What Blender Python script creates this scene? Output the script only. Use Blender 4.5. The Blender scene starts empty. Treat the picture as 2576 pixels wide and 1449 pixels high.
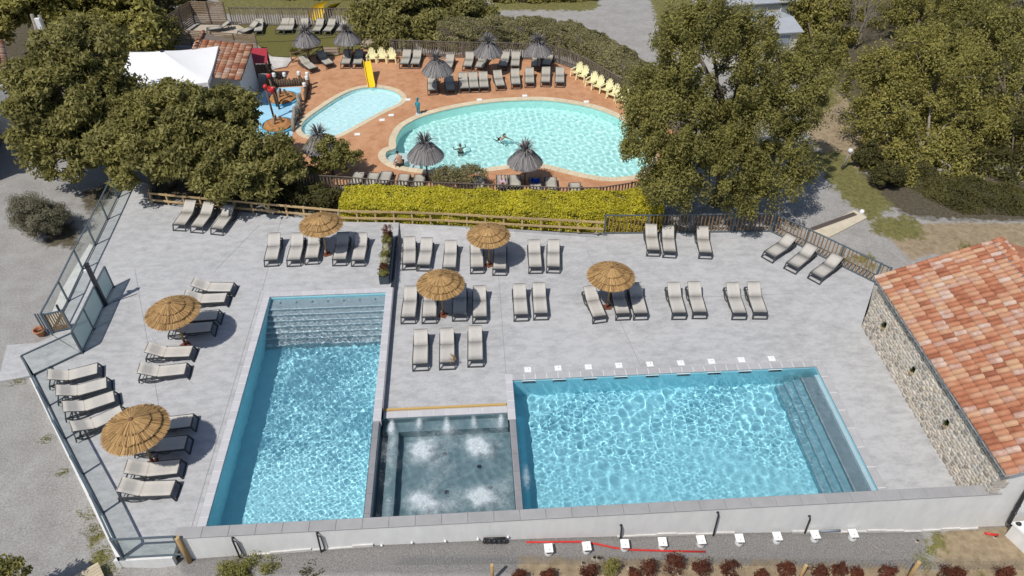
import bpy, math, random
import numpy as np
from mathutils import Vector, Matrix
random.seed(7)
rng = np.random.default_rng(7)
R = math.radians
sc = bpy.context.scene
col = sc.collection

# ---------------------------------------------------------------- camera
CAM_H, PITCH, YAW, FOC = 24.0, 0.7103974, 0.0607611, 1887.373
cam = bpy.data.cameras.new('camera')
cam_o = bpy.data.objects.new('camera', cam)
col.objects.link(cam_o)
cam.sensor_width = 36.0
cam.lens = 36.0 * FOC / 2576.0
cam.clip_end = 3000
cam.clip_start = 0.5
cam_o.location = (0, 0, CAM_H)
cam_o.rotation_euler = (math.pi / 2 - PITCH, 0, -YAW)
sc.camera = cam_o

# ---------------------------------------------------------------- sky, sun, exposure
SUN_EL, SUN_AZ = R(57.5), R(45)          # shadows fall towards +x +y
world = bpy.data.worlds.new('World')
sc.world = world
world.use_nodes = True
wn = world.node_tree
sky = wn.nodes.new('ShaderNodeTexSky')
sky.sky_type = 'NISHITA'
sky.sun_disc = False
sky.sun_elevation = SUN_EL
sky.sun_rotation = R(225)
wn.links.new(sky.outputs[0], wn.nodes['Background'].inputs[0])
wn.nodes['Background'].inputs[1].default_value = 0.092
sun = bpy.data.lights.new('sun', 'SUN')
sun.energy = 3.9
sun.angle = R(0.5)
sun.color = (1.0, 0.965, 0.91)
sun.cycles.is_caustics_light = True
sun_o = bpy.data.objects.new('sun', sun)
col.objects.link(sun_o)
sun_o.location = (-20, -20, 40)
SDIR = Vector((math.cos(SUN_EL) * math.cos(SUN_AZ), math.cos(SUN_EL) * math.sin(SUN_AZ), -math.sin(SUN_EL)))
sun_o.rotation_euler = SDIR.to_track_quat('-Z', 'Y').to_euler()
vs = sc.view_settings
vs.view_transform = 'Standard'
vs.look = 'None'
vs.exposure = 0.0
vs.gamma = 1.0
vs.use_curve_mapping = False
sc.render.engine = 'CYCLES'
sc.cycles.use_denoising = True
sc.cycles.max_bounces = 8
sc.cycles.transparent_max_bounces = 16
sc.cycles.sample_clamp_indirect = 6.0

# ---------------------------------------------------------------- survey: photo measurements to metres
_c, _s = math.cos, math.sin
FW = Vector((_s(YAW) * _c(PITCH), _c(YAW) * _c(PITCH), -_s(PITCH)))
RT = Vector((_c(YAW), -_s(YAW), 0))
UP = RT.cross(FW)
def ray(x, y):
    return (x - 1288) / FOC * RT - (y - 724.5) / FOC * UP + FW
def G(x, y, z=0.0):
    d = ray(x, y); t = (z - CAM_H) / d.z
    return Vector((t * d.x, t * d.y, z))
def GY(x, y, Y):
    d = ray(x, y); t = Y / d.y
    return Vector((t * d.x, Y, CAM_H + t * d.z))

ZL, ZR, ZB = 0.0, -0.35, -0.4            # left deck, right deck, rear terrace

# ---------------------------------------------------------------- materials
def mat(name, c, rough=0.75, var=0.12, scale=6.0, bump=0.0, bscale=None, metal=0.0, rnd=0.0, c2=None, stretch=None, detail=6, spec=0.35, isl=0.0, hue=0.0):
    """noise-mottled surface; rnd = brightness spread between objects, isl = between pieces of one mesh"""
    m = bpy.data.materials.new(name); m.use_nodes = True
    nt = m.node_tree; N = nt.nodes; L = nt.links
    b = N['Principled BSDF']
    b.inputs['Roughness'].default_value = rough
    b.inputs['Metallic'].default_value = metal
    b.inputs['Specular IOR Level'].default_value = spec
    geo = N.new('ShaderNodeNewGeometry')
    mp = N.new('ShaderNodeMapping')
    L.new(geo.outputs['Position'], mp.inputs[0])
    if stretch: mp.inputs['Scale'].default_value = stretch
    nz = N.new('ShaderNodeTexNoise'); nz.inputs['Scale'].default_value = scale; nz.inputs['Detail'].default_value = detail
    nz.inputs['Roughness'].default_value = 0.62
    L.new(mp.outputs[0], nz.inputs['Vector'])
    rp = N.new('ShaderNodeValToRGB')
    rp.color_ramp.elements[0].position = 0.3; rp.color_ramp.elements[1].position = 0.7
    lo = [max(0, x * (1 - var)) for x in c]
    hi = [min(1, x * (1 + var)) for x in (c2 or c)]
    rp.color_ramp.elements[0].color = (*lo, 1); rp.color_ramp.elements[1].color = (*hi, 1)
    L.new(nz.outputs['Fac'], rp.inputs[0])
    out = rp.outputs[0]
    if rnd or isl or hue:
        hs = N.new('ShaderNodeHueSaturation')
        mr = N.new('ShaderNodeMapRange')
        amt = rnd or isl
        mr.inputs['To Min'].default_value = 1 - amt; mr.inputs['To Max'].default_value = 1 + amt
        if rnd:
            oi = N.new('ShaderNodeObjectInfo'); src = oi.outputs['Random']
        else:
            src = geo.outputs['Random Per Island']
        L.new(src, mr.inputs[0]); L.new(mr.outputs[0], hs.inputs['Value'])
        if hue:
            m2 = N.new('ShaderNodeMapRange'); mm = N.new('ShaderNodeMath'); mm.operation = 'MULTIPLY'; mm.inputs[1].default_value = 7.31
            fr = N.new('ShaderNodeMath'); fr.operation = 'FRACT'
            L.new(src, mm.inputs[0]); L.new(mm.outputs[0], fr.inputs[0]); L.new(fr.outputs[0], m2.inputs[0])
            m2.inputs['To Min'].default_value = 0.5 - hue; m2.inputs['To Max'].default_value = 0.5 + hue
            L.new(m2.outputs[0], hs.inputs['Hue'])
        L.new(out, hs.inputs['Color']); out = hs.outputs[0]
    L.new(out, b.inputs['Base Color'])
    if bump:
        n2 = N.new('ShaderNodeTexNoise'); n2.inputs['Scale'].default_value = bscale or scale * 4; n2.inputs['Detail'].default_value = 5
        L.new(mp.outputs[0], n2.inputs['Vector'])
        bp = N.new('ShaderNodeBump'); bp.inputs['Strength'].default_value = bump; bp.inputs['Distance'].default_value = 0.03
        L.new(n2.outputs['Fac'], bp.inputs['Height']); L.new(bp.outputs[0], b.inputs['Normal'])
    return m

def leaf_mat(name, c, c2, isl=0.35, trans=0.42, rough=0.55):
    m = bpy.data.materials.new(name); m.use_nodes = True
    nt = m.node_tree; N = nt.nodes; L = nt.links; N.clear()
    out = N.new('ShaderNodeOutputMaterial'); mix = N.new('ShaderNodeMixShader'); mix.inputs[0].default_value = trans
    b = N.new('ShaderNodeBsdfPrincipled'); b.inputs['Roughness'].default_value = rough; b.inputs['Specular IOR Level'].default_value = 0.3
    t = N.new('ShaderNodeBsdfTranslucent')
    geo = N.new('ShaderNodeNewGeometry'); rp = N.new('ShaderNodeValToRGB')
    rp.color_ramp.elements[0].color = (*c, 1); rp.color_ramp.elements[1].color = (*c2, 1)
    L.new(geo.outputs['Random Per Island'], rp.inputs[0])
    hs = N.new('ShaderNodeHueSaturation'); nz = N.new('ShaderNodeTexNoise'); nz.inputs['Scale'].default_value = 0.55
    mr = N.new('ShaderNodeMapRange'); mr.inputs['From Min'].default_value = .3; mr.inputs['From Max'].default_value = .7
    mr.inputs['To Min'].default_value = 1 - isl; mr.inputs['To Max'].default_value = 1 + isl
    L.new(geo.outputs['Position'], nz.inputs['Vector']); L.new(nz.outputs['Fac'], mr.inputs[0]); L.new(mr.outputs[0], hs.inputs['Value'])
    L.new(rp.outputs[0], hs.inputs['Color']); L.new(hs.outputs[0], b.inputs['Base Color']); L.new(hs.outputs[0], t.inputs['Color'])
    L.new(b.outputs[0], mix.inputs[1]); L.new(t.outputs[0], mix.inputs[2]); L.new(mix.outputs[0], out.inputs[0])
    return m

def ramp_piece_mat(name, stops, rough=0.8, nscale=14, namt=0.35, bump=0.15, isl=False):
    """each piece its own colour from a ramp, with blotches"""
    m = bpy.data.materials.new(name); m.use_nodes = True
    nt = m.node_tree; N = nt.nodes; L = nt.links; b = N['Principled BSDF']; b.inputs['Roughness'].default_value = rough
    b.inputs['Specular IOR Level'].default_value = 0.25
    geo = N.new('ShaderNodeNewGeometry')
    oi = N.new('ShaderNodeObjectInfo')
    src = geo.outputs['Random Per Island'] if isl else oi.outputs['Random']
    nz = N.new('ShaderNodeTexNoise'); nz.inputs['Scale'].default_value = nscale; nz.inputs['Detail'].default_value = 4
    L.new(geo.outputs['Position'], nz.inputs['Vector'])
    ma = N.new('ShaderNodeMath'); ma.operation = 'MULTIPLY_ADD'; ma.inputs[1].default_value = namt; ma.inputs[2].default_value = -namt / 2
    ad = N.new('ShaderNodeMath'); ad.operation = 'ADD'
    L.new(nz.outputs['Fac'], ma.inputs[0]); L.new(ma.outputs[0], ad.inputs[0]); L.new(src, ad.inputs[1])
    rp = N.new('ShaderNodeValToRGB'); e = rp.color_ramp.elements
    e[0].position = stops[0][0]; e[0].color = (*stops[0][1], 1); e[1].position = stops[-1][0]; e[1].color = (*stops[-1][1], 1)
    for p, c in stops[1:-1]:
        k = e.new(p); k.color = (*c, 1)
    L.new(ad.outputs[0], rp.inputs[0]); L.new(rp.outputs[0], b.inputs['Base Color'])
    n2 = N.new('ShaderNodeTexNoise'); n2.inputs['Scale'].default_value = 60
    L.new(geo.outputs['Position'], n2.inputs['Vector'])
    bp = N.new('ShaderNodeBump'); bp.inputs['Strength'].default_value = bump; bp.inputs['Distance'].default_value = .02
    L.new(n2.outputs['Fac'], bp.inputs['Height']); L.new(bp.outputs[0], b.inputs['Normal'])
    return m

def glass_mat(name, tint, haze=0.0):
    m = bpy.data.materials.new(name); m.use_nodes = True
    nt = m.node_tree; N = nt.nodes; L = nt.links; N.clear()
    out = N.new('ShaderNodeOutputMaterial'); t = N.new('ShaderNodeBsdfTransparent'); t.inputs[0].default_value = (*tint, 1)
    g = N.new('ShaderNodeBsdfGlossy'); g.inputs['Roughness'].default_value = 0.03
    mx = N.new('ShaderNodeMixShader'); mx.inputs[0].default_value = .06; L.new(t.outputs[0], mx.inputs[1]); L.new(g.outputs[0], mx.inputs[2])
    last = mx.outputs[0]
    if haze:
        d = N.new('ShaderNodeBsdfDiffuse'); d.inputs[0].default_value = (.62, .72, .73, 1)
        m2 = N.new('ShaderNodeMixShader'); m2.inputs[0].default_value = haze
        L.new(last, m2.inputs[1]); L.new(d.outputs[0], m2.inputs[2]); last = m2.outputs[0]
    L.new(last, out.inputs[0])
    return m

def water_mat(name, tint):
    m = bpy.data.materials.new(name); m.use_nodes = True
    nt = m.node_tree; N = nt.nodes; L = nt.links; N.clear()
    out = N.new('ShaderNodeOutputMaterial'); g = N.new('ShaderNodeBsdfGlass')
    g.inputs['Color'].default_value = (*tint, 1); g.inputs['Roughness'].default_value = 0.0; g.inputs['IOR'].default_value = 1.33
    L.new(g.outputs[0], out.inputs[0])
    return m

# ---------------------------------------------------------------- mesh building
class MB:
    def __init__(s): s.v = []; s.f = []
    def add(s, vs_, fs):
        o = len(s.v); s.v.extend([tuple(p) for p in vs_]); s.f.extend([tuple(i + o for i in f) for f in fs]); return s
    def box(s, c, d, rz=0.0, mtx=None):
        x, y, z = (k / 2 for k in d); pts = []
        cs, sn = math.cos(rz), math.sin(rz)
        for dx, dy, dz in ((-x,-y,-z),(x,-y,-z),(x,y,-z),(-x,y,-z),(-x,-y,z),(x,-y,z),(x,y,z),(-x,y,z)):
            p = Vector((dx * cs - dy * sn, dx * sn + dy * cs, dz))
            if mtx: p = mtx @ p
            pts.append(p + Vector(c))
        return s.add(pts, [(0,3,2,1),(4,5,6,7),(0,1,5,4),(1,2,6,5),(2,3,7,6),(3,0,4,7)])
    def bar(s, a, b, w, h, up=(0, 0, 1)):
        a, b = Vector(a), Vector(b); d = (b - a).normalized(); up = Vector(up)
        if abs(d.dot(up)) > 0.98: up = Vector((0, 1, 0))
        sx = d.cross(up).normalized() * (w / 2); sy = sx.cross(d).normalized() * (h / 2)
        pts = [q + i * sx + j * sy for q in (a, b) for i, j in ((-1,-1),(1,-1),(1,1),(-1,1))]
        return s.add(pts, [(0,1,2,3),(7,6,5,4),(0,4,5,1),(1,5,6,2),(2,6,7,3),(3,7,4,0)])
    def tube(s, pts, r, n=8, cap=True):
        pts = [Vector(p) for p in pts]; rs = r if isinstance(r, (list, tuple)) else [r] * len(pts)
        vs_ = []; m = len(pts); ref = None
        for i, p in enumerate(pts):
            d = (pts[min(i + 1, m - 1)] - pts[max(i - 1, 0)]).normalized()
            if ref is None:
                ref = Vector((0, 0, 1)) if abs(d.z) < 0.9 else Vector((1, 0, 0))
            u = d.cross(ref).normalized(); w = u.cross(d).normalized(); ref = w
            for k in range(n):
                a = 2 * math.pi * k / n
                vs_.append(p + (u * math.cos(a) + w * math.sin(a)) * rs[i])
        fs = [(i * n + k, i * n + (k + 1) % n, (i + 1) * n + (k + 1) % n, (i + 1) * n + k) for i in range(m - 1) for k in range(n)]
        if cap: fs += [tuple(range(n - 1, -1, -1)), tuple((m - 1) * n + k for k in range(n))]
        return s.add(vs_, fs)
    def lathe(s, prof, n=20, c=(0, 0, 0)):
        vs_ = [(c[0] + r * math.cos(2 * math.pi * k / n), c[1] + r * math.sin(2 * math.pi * k / n), c[2] + z) for r, z in prof for k in range(n)]
        fs = [(i * n + k, i * n + (k + 1) % n, (i + 1) * n + (k + 1) % n, (i + 1) * n + k) for i in range(len(prof) - 1) for k in range(n)]
        return s.add(vs_, fs)
    def prism(s, poly, z0, z1):
        n = len(poly)
        ar = sum(poly[i][0] * poly[(i + 1) % n][1] - poly[(i + 1) % n][0] * poly[i][1] for i in range(n))
        if ar < 0: poly = poly[::-1]
        za = z0 if callable(z0) else (lambda p: z0); zb = z1 if callable(z1) else (lambda p: z1)
        vs_ = [(p[0], p[1], za(p)) for p in poly] + [(p[0], p[1], zb(p)) for p in poly]
        fs = [tuple(range(n - 1, -1, -1)), tuple(range(n, 2 * n))] + [(i, (i + 1) % n, n + (i + 1) % n, n + i) for i in range(n)]
        return s.add(vs_, fs)
    def mesh(s, name, m, smooth=False):
        me = bpy.data.meshes.new(name); me.from_pydata(s.v, [], s.f); me.validate()
        if smooth: me.polygons.foreach_set('use_smooth', [True] * len(me.polygons))
        if m: me.materials.append(m)
        return me
    def build(s, name, m, parent=None, smooth=False, world=True, **tags):
        return obj(name, s.mesh(name, m, smooth), parent, world, **tags)

def obj(name, me, parent=None, world=True, loc=None, rot=None, scl=None, **tags):
    o = bpy.data.objects.new(name, me); col.objects.link(o)
    if loc is not None: o.location = loc
    if rot is not None: o.rotation_euler = rot
    if scl is not None: o.scale = scl
    if parent is not None:
        o.parent = parent
        if world:     # geometry given in world metres
            o.matrix_parent_inverse = parent.matrix_basis.inverted()
    for k, v in tags.items(): o[k] = v
    return o

def thing(name, label, cat, loc=(0, 0, 0), rz=0.0, group=None, kind=None):
    o = bpy.data.objects.new(name, None); col.objects.link(o)
    o.empty_display_size = 0.2
    o.location = loc; o.rotation_euler = (0, 0, rz)
    if label: o['label'] = label
    if cat: o['category'] = cat
    if group: o['group'] = group
    if kind: o['kind'] = kind
    return o

def tag(o, label, cat, group=None):
    o['label'] = label; o['category'] = cat
    if group: o['group'] = group
    return o

def dup(root, loc, rz=0.0, label=None, group=None, scale=None):
    def cp(o, par):
        c = o.copy(); col.objects.link(c)
        if par is not None: c.parent = par
        for ch in KIDS.get(o.name, ()): cp(ch, c)
        return c
    r = cp(root, None)
    r.location = loc; r.rotation_euler = (0, 0, rz)
    if scale is not None: r.scale = (scale,) * 3
    if label: r['label'] = label
    if group: r['group'] = group
    return r
KIDS = {}
def learn(root):
    def go(o):
        KIDS[o.name] = [c for c in bpy.data.objects if c.parent == o]
        for c in KIDS[o.name]: go(c)
    go(root); return root

def fast_mesh(name, V, F, m, smooth=False):
    """V (n,3) array, F (k,4) or (k,3) int array"""
    me = bpy.data.meshes.new(name)
    V = np.ascontiguousarray(V, dtype=np.float32); F = np.ascontiguousarray(F, dtype=np.int32)
    k = F.shape[1]
    me.vertices.add(len(V)); me.vertices.foreach_set('co', V.ravel())
    me.loops.add(F.size); me.loops.foreach_set('vertex_index', F.ravel())
    me.polygons.add(len(F)); me.polygons.foreach_set('loop_start', np.arange(len(F), dtype=np.int32) * k)
    me.update(calc_edges=True)
    if smooth: me.polygons.foreach_set('use_smooth', np.ones(len(F), dtype=bool))
    if m: me.materials.append(m)
    return me

def inside(poly, X, Y):
    poly = np.array([(p[0], p[1]) for p in poly]); n = len(poly); r = np.zeros(X.shape, bool)
    for i in range(n):
        x1, y1 = poly[i]; x2, y2 = poly[(i + 1) % n]
        c = ((y1 > Y) != (y2 > Y)) & (X < (x2 - x1) * (Y - y1) / (y2 - y1 + 1e-12) + x1)
        r ^= c
    return r
def edge_dist(poly, X, Y, closed=True):
    d = np.full(X.shape, 1e9); n = len(poly)
    for i in range(n if closed else n - 1):
        ax, ay = poly[i][0], poly[i][1]; bx, by = poly[(i + 1) % n][0], poly[(i + 1) % n][1]
        L2 = (bx - ax) ** 2 + (by - ay) ** 2 + 1e-12
        t = np.clip(((X - ax) * (bx - ax) + (Y - ay) * (by - ay)) / L2, 0, 1)
        d = np.minimum(d, np.hypot(X - ax - t * (bx - ax), Y - ay - t * (by - ay)))
    return d
def smooth_curve(pts, per=6):
    P = [np.array((p[0], p[1])) for p in pts]; n = len(P); out = []
    for i in range(n):
        a, b, c, d = P[i - 1], P[i], P[(i + 1) % n], P[(i + 2) % n]
        for k in range(per):
            t = k / per
            out.append(0.5 * ((2 * b) + (c - a) * t + (2 * a - 5 * b + 4 * c - d) * t * t + (3 * b - a - 3 * c + d) * t ** 3))
    return [tuple(p) for p in out]
def offset_loop(poly, d):
    """closed loop moved outwards by d"""
    P = np.array(poly); n = len(P)
    ar = np.sum(P[:, 0] * np.roll(P[:, 1], -1) - np.roll(P[:, 0], -1) * P[:, 1])
    t = np.roll(P, -1, 0) - np.roll(P, 1, 0); t /= np.linalg.norm(t, axis=1)[:, None] + 1e-9
    nrm = np.stack([t[:, 1], -t[:, 0]], 1) * (1 if ar > 0 else -1)
    return [tuple(p) for p in P + nrm * d]
def ordinal(i):
    return ['first','second','third','fourth','fifth','sixth','seventh','eighth','ninth','tenth','eleventh','twelfth','thirteenth','fourteenth','fifteenth'][i]
# ================================================================= SETTING
# ---- key lines of the site (metres)
P1 = (-10.04, -4.47, 14.80, 27.93)       # long pool: x0 x1 y0 y1
P2 = (1.38, 14.87, 14.80, 22.12)         # wide pool
SP = (-4.20, 1.11, 14.80, 20.33)         # spa
WALL_Y, WALL_IN, WALL_Z = 14.45, 14.81, 0.98
STEP_X = -4.13
RAIL = [G(384,512), G(450,519), G(646,537), G(744,546), G(876,558), Vector((-4.24,33.70,0)), G(1119,564), G(1288,574), G(1463,583), G(1518,586)]
GF = [Vector((6.99,32.47,ZR)), Vector((16.05,32.11,ZR)), Vector((19.90,27.55,ZR))]
LB = [G(310,1408), G(84,946), G(207,888), G(130,839), G(310,475), G(332,452), G(377,464)]
SITE = LB + RAIL + GF + [Vector((23.5,27.0,0)), Vector((23.5,14.45,0))]

FRONT = sorted([(p.x, p.z) for p in (GY(487,1408,14.42), GY(936,1374,14.42), GY(1286,1359,14.42), GY(1808,1343,14.42), GY(2332,1337,14.42), GY(2532,1327,14.42))])
fx = [-40, -17, -12.7, -11.6] + [p[0] for p in FRONT] + [60]
fz = [-0.3, -0.25, -0.42, -0.6] + [p[1] for p in FRONT] + [FRONT[-1][1]]
def terrain_z(X, Y):
    X = np.asarray(X, float); Y = np.asarray(Y, float)
    base = np.where(Y > 36, -0.55, -0.5)
    base = np.where(X < -12, -0.14, base)
    base = base + (np.clip((Y - 36) / 4, 0, 1)) * np.where(X < -12, -0.4, 0)
    front = np.interp(X, fx, fz)
    t = np.clip((Y - 14.6) / 4.0, 0, 1)
    w = np.where(X < -12, t, np.clip((Y - 14.9) / 9.0, 0, 1))
    z = front * (1 - w) + base * w
    z = z + 0.03 * np.sin(X * 0.7 + 1.3) * np.cos(Y * 0.53) * (Y < 14.3)
    return z

def build_terrain():
    xs = np.concatenate([[-700, -300, -130, -80, -55], np.arange(-40, 46.01, 0.4), [55, 80, 130, 300, 700]])
    ys = np.concatenate([[-500, -150, -40, 0, 6], np.arange(9, 84.01, 0.4), [95, 120, 200, 420, 1500]])
    X, Y = np.meshgrid(xs, ys)
    Z = terrain_z(X, Y)
    ins = inside(SITE, X, Y) & (edge_dist(SITE, X, Y) > 0.55)
    Z = np.where(ins, -3.2, Z)
    Z = np.where((X > -10.6) & (X < 18) & (Y > 14.62) & (Y < 20), -3.2, Z)
    for lp in (BIG, KID):
        Z = np.where(inside(offset_loop(lp, .5), X, Y), -3.0, Z)
    nx, ny = len(xs), len(ys)
    I = np.arange(nx * ny).reshape(ny, nx)
    F = np.stack([I[:-1,:-1].ravel(), I[:-1,1:].ravel(), I[1:,1:].ravel(), I[1:,:-1].ravel()], 1)
    V = np.stack([X.ravel(), Y.ravel(), Z.ravel()], 1)
    me = fast_mesh('ground', V, F, None, True)
    # what covers the ground where: R grass, G tan soil, B dark litter under trees, A darker fine gravel
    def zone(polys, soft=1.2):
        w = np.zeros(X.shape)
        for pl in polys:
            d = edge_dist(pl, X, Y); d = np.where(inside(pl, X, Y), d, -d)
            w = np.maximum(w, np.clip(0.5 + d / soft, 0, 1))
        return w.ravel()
    gz = lambda pts, z=-.5: [G(a, b, z) for a, b in pts]
    grass = zone([gz([(1240,-20),(1500,-20),(1510,14),(1480,26),(1240,24)]), gz([(1632,-20),(1760,-20),(1760,60),(1690,120),(1655,70)]),
                  gz([(2020,380),(2120,380),(2200,470),(2250,520),(2190,560),(2120,500),(2070,440)]), gz([(2185,545),(2300,545),(2330,595),(2270,605),(2200,590)]),
                  gz([(540,-30),(900,-30),(900,38),(560,36)]), gz([(2140,640),(2200,640),(2190,668),(2150,660)], -.5),
                  gz([(2010,200),(2100,180),(2110,260),(2040,300)]), gz([(240,1330),(262,1330),(275,1449),(235,1449)],-.4), gz([(2330,1355),(2380,1340),(2370,1395),(2330,1400)], -1.6)], 1.6)
    soil = zone([gz([(2040,230),(2150,200),(2260,380),(2180,430),(2090,420),(2030,330)]), gz([(2230,590),(2330,560),(2600,560),(2640,720),(2480,640),(2330,640),(2290,660)]),
                 gz([(2345,1345),(2600,1335),(2600,1470),(2420,1470),(2330,1410)], -1.7), gz([(1300,1452),(2600,1440),(2600,1520),(1300,1520)], -1.7)], 1.2)
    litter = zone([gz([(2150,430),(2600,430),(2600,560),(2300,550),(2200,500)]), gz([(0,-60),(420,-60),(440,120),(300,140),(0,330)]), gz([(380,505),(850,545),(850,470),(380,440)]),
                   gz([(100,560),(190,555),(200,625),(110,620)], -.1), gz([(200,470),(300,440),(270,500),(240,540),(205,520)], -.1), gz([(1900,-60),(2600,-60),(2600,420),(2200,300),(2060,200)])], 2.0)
    dark = zone([gz([(470,1395),(1300,1350),(2330,1330),(2330,1440),(1300,1480),(470,1480)], -1.2)], 1.0)
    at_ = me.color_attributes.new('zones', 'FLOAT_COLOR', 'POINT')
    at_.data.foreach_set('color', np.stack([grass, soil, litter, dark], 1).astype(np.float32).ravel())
    m = bpy.data.materials.new('ground'); m.use_nodes = True
    nt = m.node_tree; N = nt.nodes; L = nt.links; b = N['Principled BSDF']; b.inputs['Roughness'].default_value = .95; b.inputs['Specular IOR Level'].default_value = .15
    geo = N.new('ShaderNodeNewGeometry'); vc = N.new('ShaderNodeVertexColor'); vc.layer_name = 'zones'
    def noise(s, d=6, r=.6):
        n = N.new('ShaderNodeTexNoise'); n.inputs['Scale'].default_value = s; n.inputs['Detail'].default_value = d; n.inputs['Roughness'].default_value = r
        L.new(geo.outputs['Position'], n.inputs['Vector']); return n.outputs['Fac']
    def ramp(src, a, ca, bpos, cb):
        rp = N.new('ShaderNodeValToRGB'); e = rp.color_ramp.elements; e[0].position = a; e[0].color = (*ca, 1); e[1].position = bpos; e[1].color = (*cb, 1)
        L.new(src, rp.inputs[0]); return rp.outputs[0]
    def mixc(f, a, bb):
        mx = N.new('ShaderNodeMix'); mx.data_type = 'RGBA'; L.new(f, mx.inputs[0]); L.new(a, mx.inputs[6]); L.new(bb, mx.inputs[7]); return mx.outputs[2]
    fine = noise(15, 3, .85); mid = noise(1.1, 6); big_ = noise(.25, 4)
    grav = ramp(fine, .3, (.13,.122,.114), .68, (.52,.50,.47))
    grav2 = ramp(mid, .35, (.245,.228,.212), .7, (.385,.37,.352))
    mx = N.new('ShaderNodeMix'); mx.data_type = 'RGBA'; mx.inputs[0].default_value = .5; L.new(grav, mx.inputs[6]); L.new(grav2, mx.inputs[7]); c = mx.outputs[2]
    gr = ramp(noise(5, 8, .75), .32, (.085,.080,.026), .66, (.225,.205,.078))
    so = ramp(noise(3, 8, .7), .3, (.20,.150,.095), .7, (.40,.315,.205))
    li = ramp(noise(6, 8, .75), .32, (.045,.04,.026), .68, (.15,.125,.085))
    dk = ramp(noise(22, 4, .8), .3, (.10,.094,.088), .7, (.34,.325,.31))
    sep = N.new('ShaderNodeSeparateColor'); L.new(vc.outputs[0], sep.inputs[0])
    def edge(w, amt=.9):
        a = N.new('ShaderNodeMath'); a.operation = 'MULTIPLY_ADD'; a.inputs[1].default_value = amt; a.inputs[2].default_value = -amt / 2; L.new(noise(2.3, 8, .7), a.inputs[0])
        s_ = N.new('ShaderNodeMath'); s_.operation = 'ADD'; L.new(a.outputs[0], s_.inputs[0]); L.new(w, s_.inputs[1])
        r_ = N.new('ShaderNodeMapRange'); r_.inputs['From Min'].default_value = .42; r_.inputs['From Max'].default_value = .62; L.new(s_.outputs[0], r_.inputs[0]); return r_.outputs[0]
    c = mixc(edge(vc.outputs['Alpha'], .3), c, dk)
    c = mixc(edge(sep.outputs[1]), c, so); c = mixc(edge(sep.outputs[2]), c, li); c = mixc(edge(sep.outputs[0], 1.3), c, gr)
    L.new(c, b.inputs['Base Color'])
    bp = N.new('ShaderNodeBump'); bp.inputs['Strength'].default_value = .6; bp.inputs['Distance'].default_value = .04
    L.new(noise(30, 4, .8), bp.inputs['Height']); L.new(bp.outputs[0], b.inputs['Normal'])
    me.materials.append(m)
    o = obj('ground', me); o['kind'] = 'structure'

# rear pools (outline of the water)
BIGpx = [(994,372),(995,350),(1010,322),(1035,305),(1070,290),(1120,276),(1180,264),(1250,255),(1320,251),(1380,252),(1440,260),(1500,273),(1560,298),(1615,340),(1637,395),(1610,436),(1560,446),(1520,446),(1470,438),(1420,426),(1380,416),(1340,411),(1300,412),(1260,418),(1200,426),(1150,429),(1095,429),(1040,424),(1000,416),(975,403),(968,390),(976,379)]
KIDpx = [(925,219),(955,220),(985,226),(1004,236),(1011,249),(1000,262),(960,281),(910,308),(865,333),(830,345),(795,345),(770,340),(757,328),(760,310),(780,291),(810,270),(850,244),(890,226)]
BIG = smooth_curve([G(x, y, ZB) for x, y in BIGpx], 4)
KID = smooth_curve([G(x, y, ZB) for x, y in KIDpx], 4)
build_terrain()

# ---- decks
def deck_mat(name, c, c2, streak=(1.0, 1.9, 1.0), rough=.8):
    m = bpy.data.materials.new(name); m.use_nodes = True
    nt = m.node_tree; N = nt.nodes; L = nt.links; b = N['Principled BSDF']; b.inputs['Roughness'].default_value = rough; b.inputs['Specular IOR Level'].default_value = .25
    geo = N.new('ShaderNodeNewGeometry'); mp = N.new('ShaderNodeMapping'); mp.inputs['Scale'].default_value = streak; L.new(geo.outputs['Position'], mp.inputs[0])
    def noise(s, d, r, v): 
        n = N.new('ShaderNodeTexNoise'); n.inputs['Scale'].default_value = s; n.inputs['Detail'].default_value = d; n.inputs['Roughness'].default_value = r; L.new(v, n.inputs['Vector']); return n.outputs['Fac']
    a = noise(1.6, 9, .68, mp.outputs[0]); f = noise(9, 6, .7, mp.outputs[0]); g = noise(.22, 4, .5, geo.outputs['Position'])
    s1 = N.new('ShaderNodeMath'); s1.operation = 'MULTIPLY_ADD'; s1.inputs[1].default_value = .45; L.new(f, s1.inputs[0]); L.new(a, s1.inputs[2])
    s2 = N.new('ShaderNodeMath'); s2.operation = 'MULTIPLY_ADD'; s2.inputs[1].default_value = .35; L.new(g, s2.inputs[0]); L.new(s1.outputs[0], s2.inputs[2])
    rp = N.new('ShaderNodeValToRGB'); e = rp.color_ramp.elements; e[0].position = .68; e[1].position = 1.1; e[0].color = (*c, 1); e[1].color = (*c2, 1)
    L.new(s2.outputs[0], rp.inputs[0]); L.new(rp.outputs[0], b.inputs['Base Color'])
    bp = N.new('ShaderNodeBump'); bp.inputs['Strength'].default_value = .25; bp.inputs['Distance'].default_value = .02; L.new(f, bp.inputs['Height']); L.new(bp.outputs[0], b.inputs['Normal'])
    return m
M_deck = deck_mat('stamped_concrete', (.325,.324,.324), (.468,.464,.464))
M_terra = deck_mat('terracotta_concrete', (.385,.175,.083), (.53,.285,.155), (1, 1, 1))
M_coping = mat('pale_coping', (.50,.49,.50), .7, .06, 3, .1, 60, rnd=.05)
M_grey_tile = mat('grey_slab', (.255,.252,.262), .6, .10, 2.2, .1, 40, rnd=.06)
M_cap_tile = mat('grey_cap_slab', (.335,.325,.318), .65, .08, 2.2, .1, 40, rnd=.04)
M_grout = mat('grout', (.62,.61,.60), .9, .05)
M_coping2 = mat('grey_coping', (.405,.40,.405), .7, .08, 3, .1, 60, rnd=.05)
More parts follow.
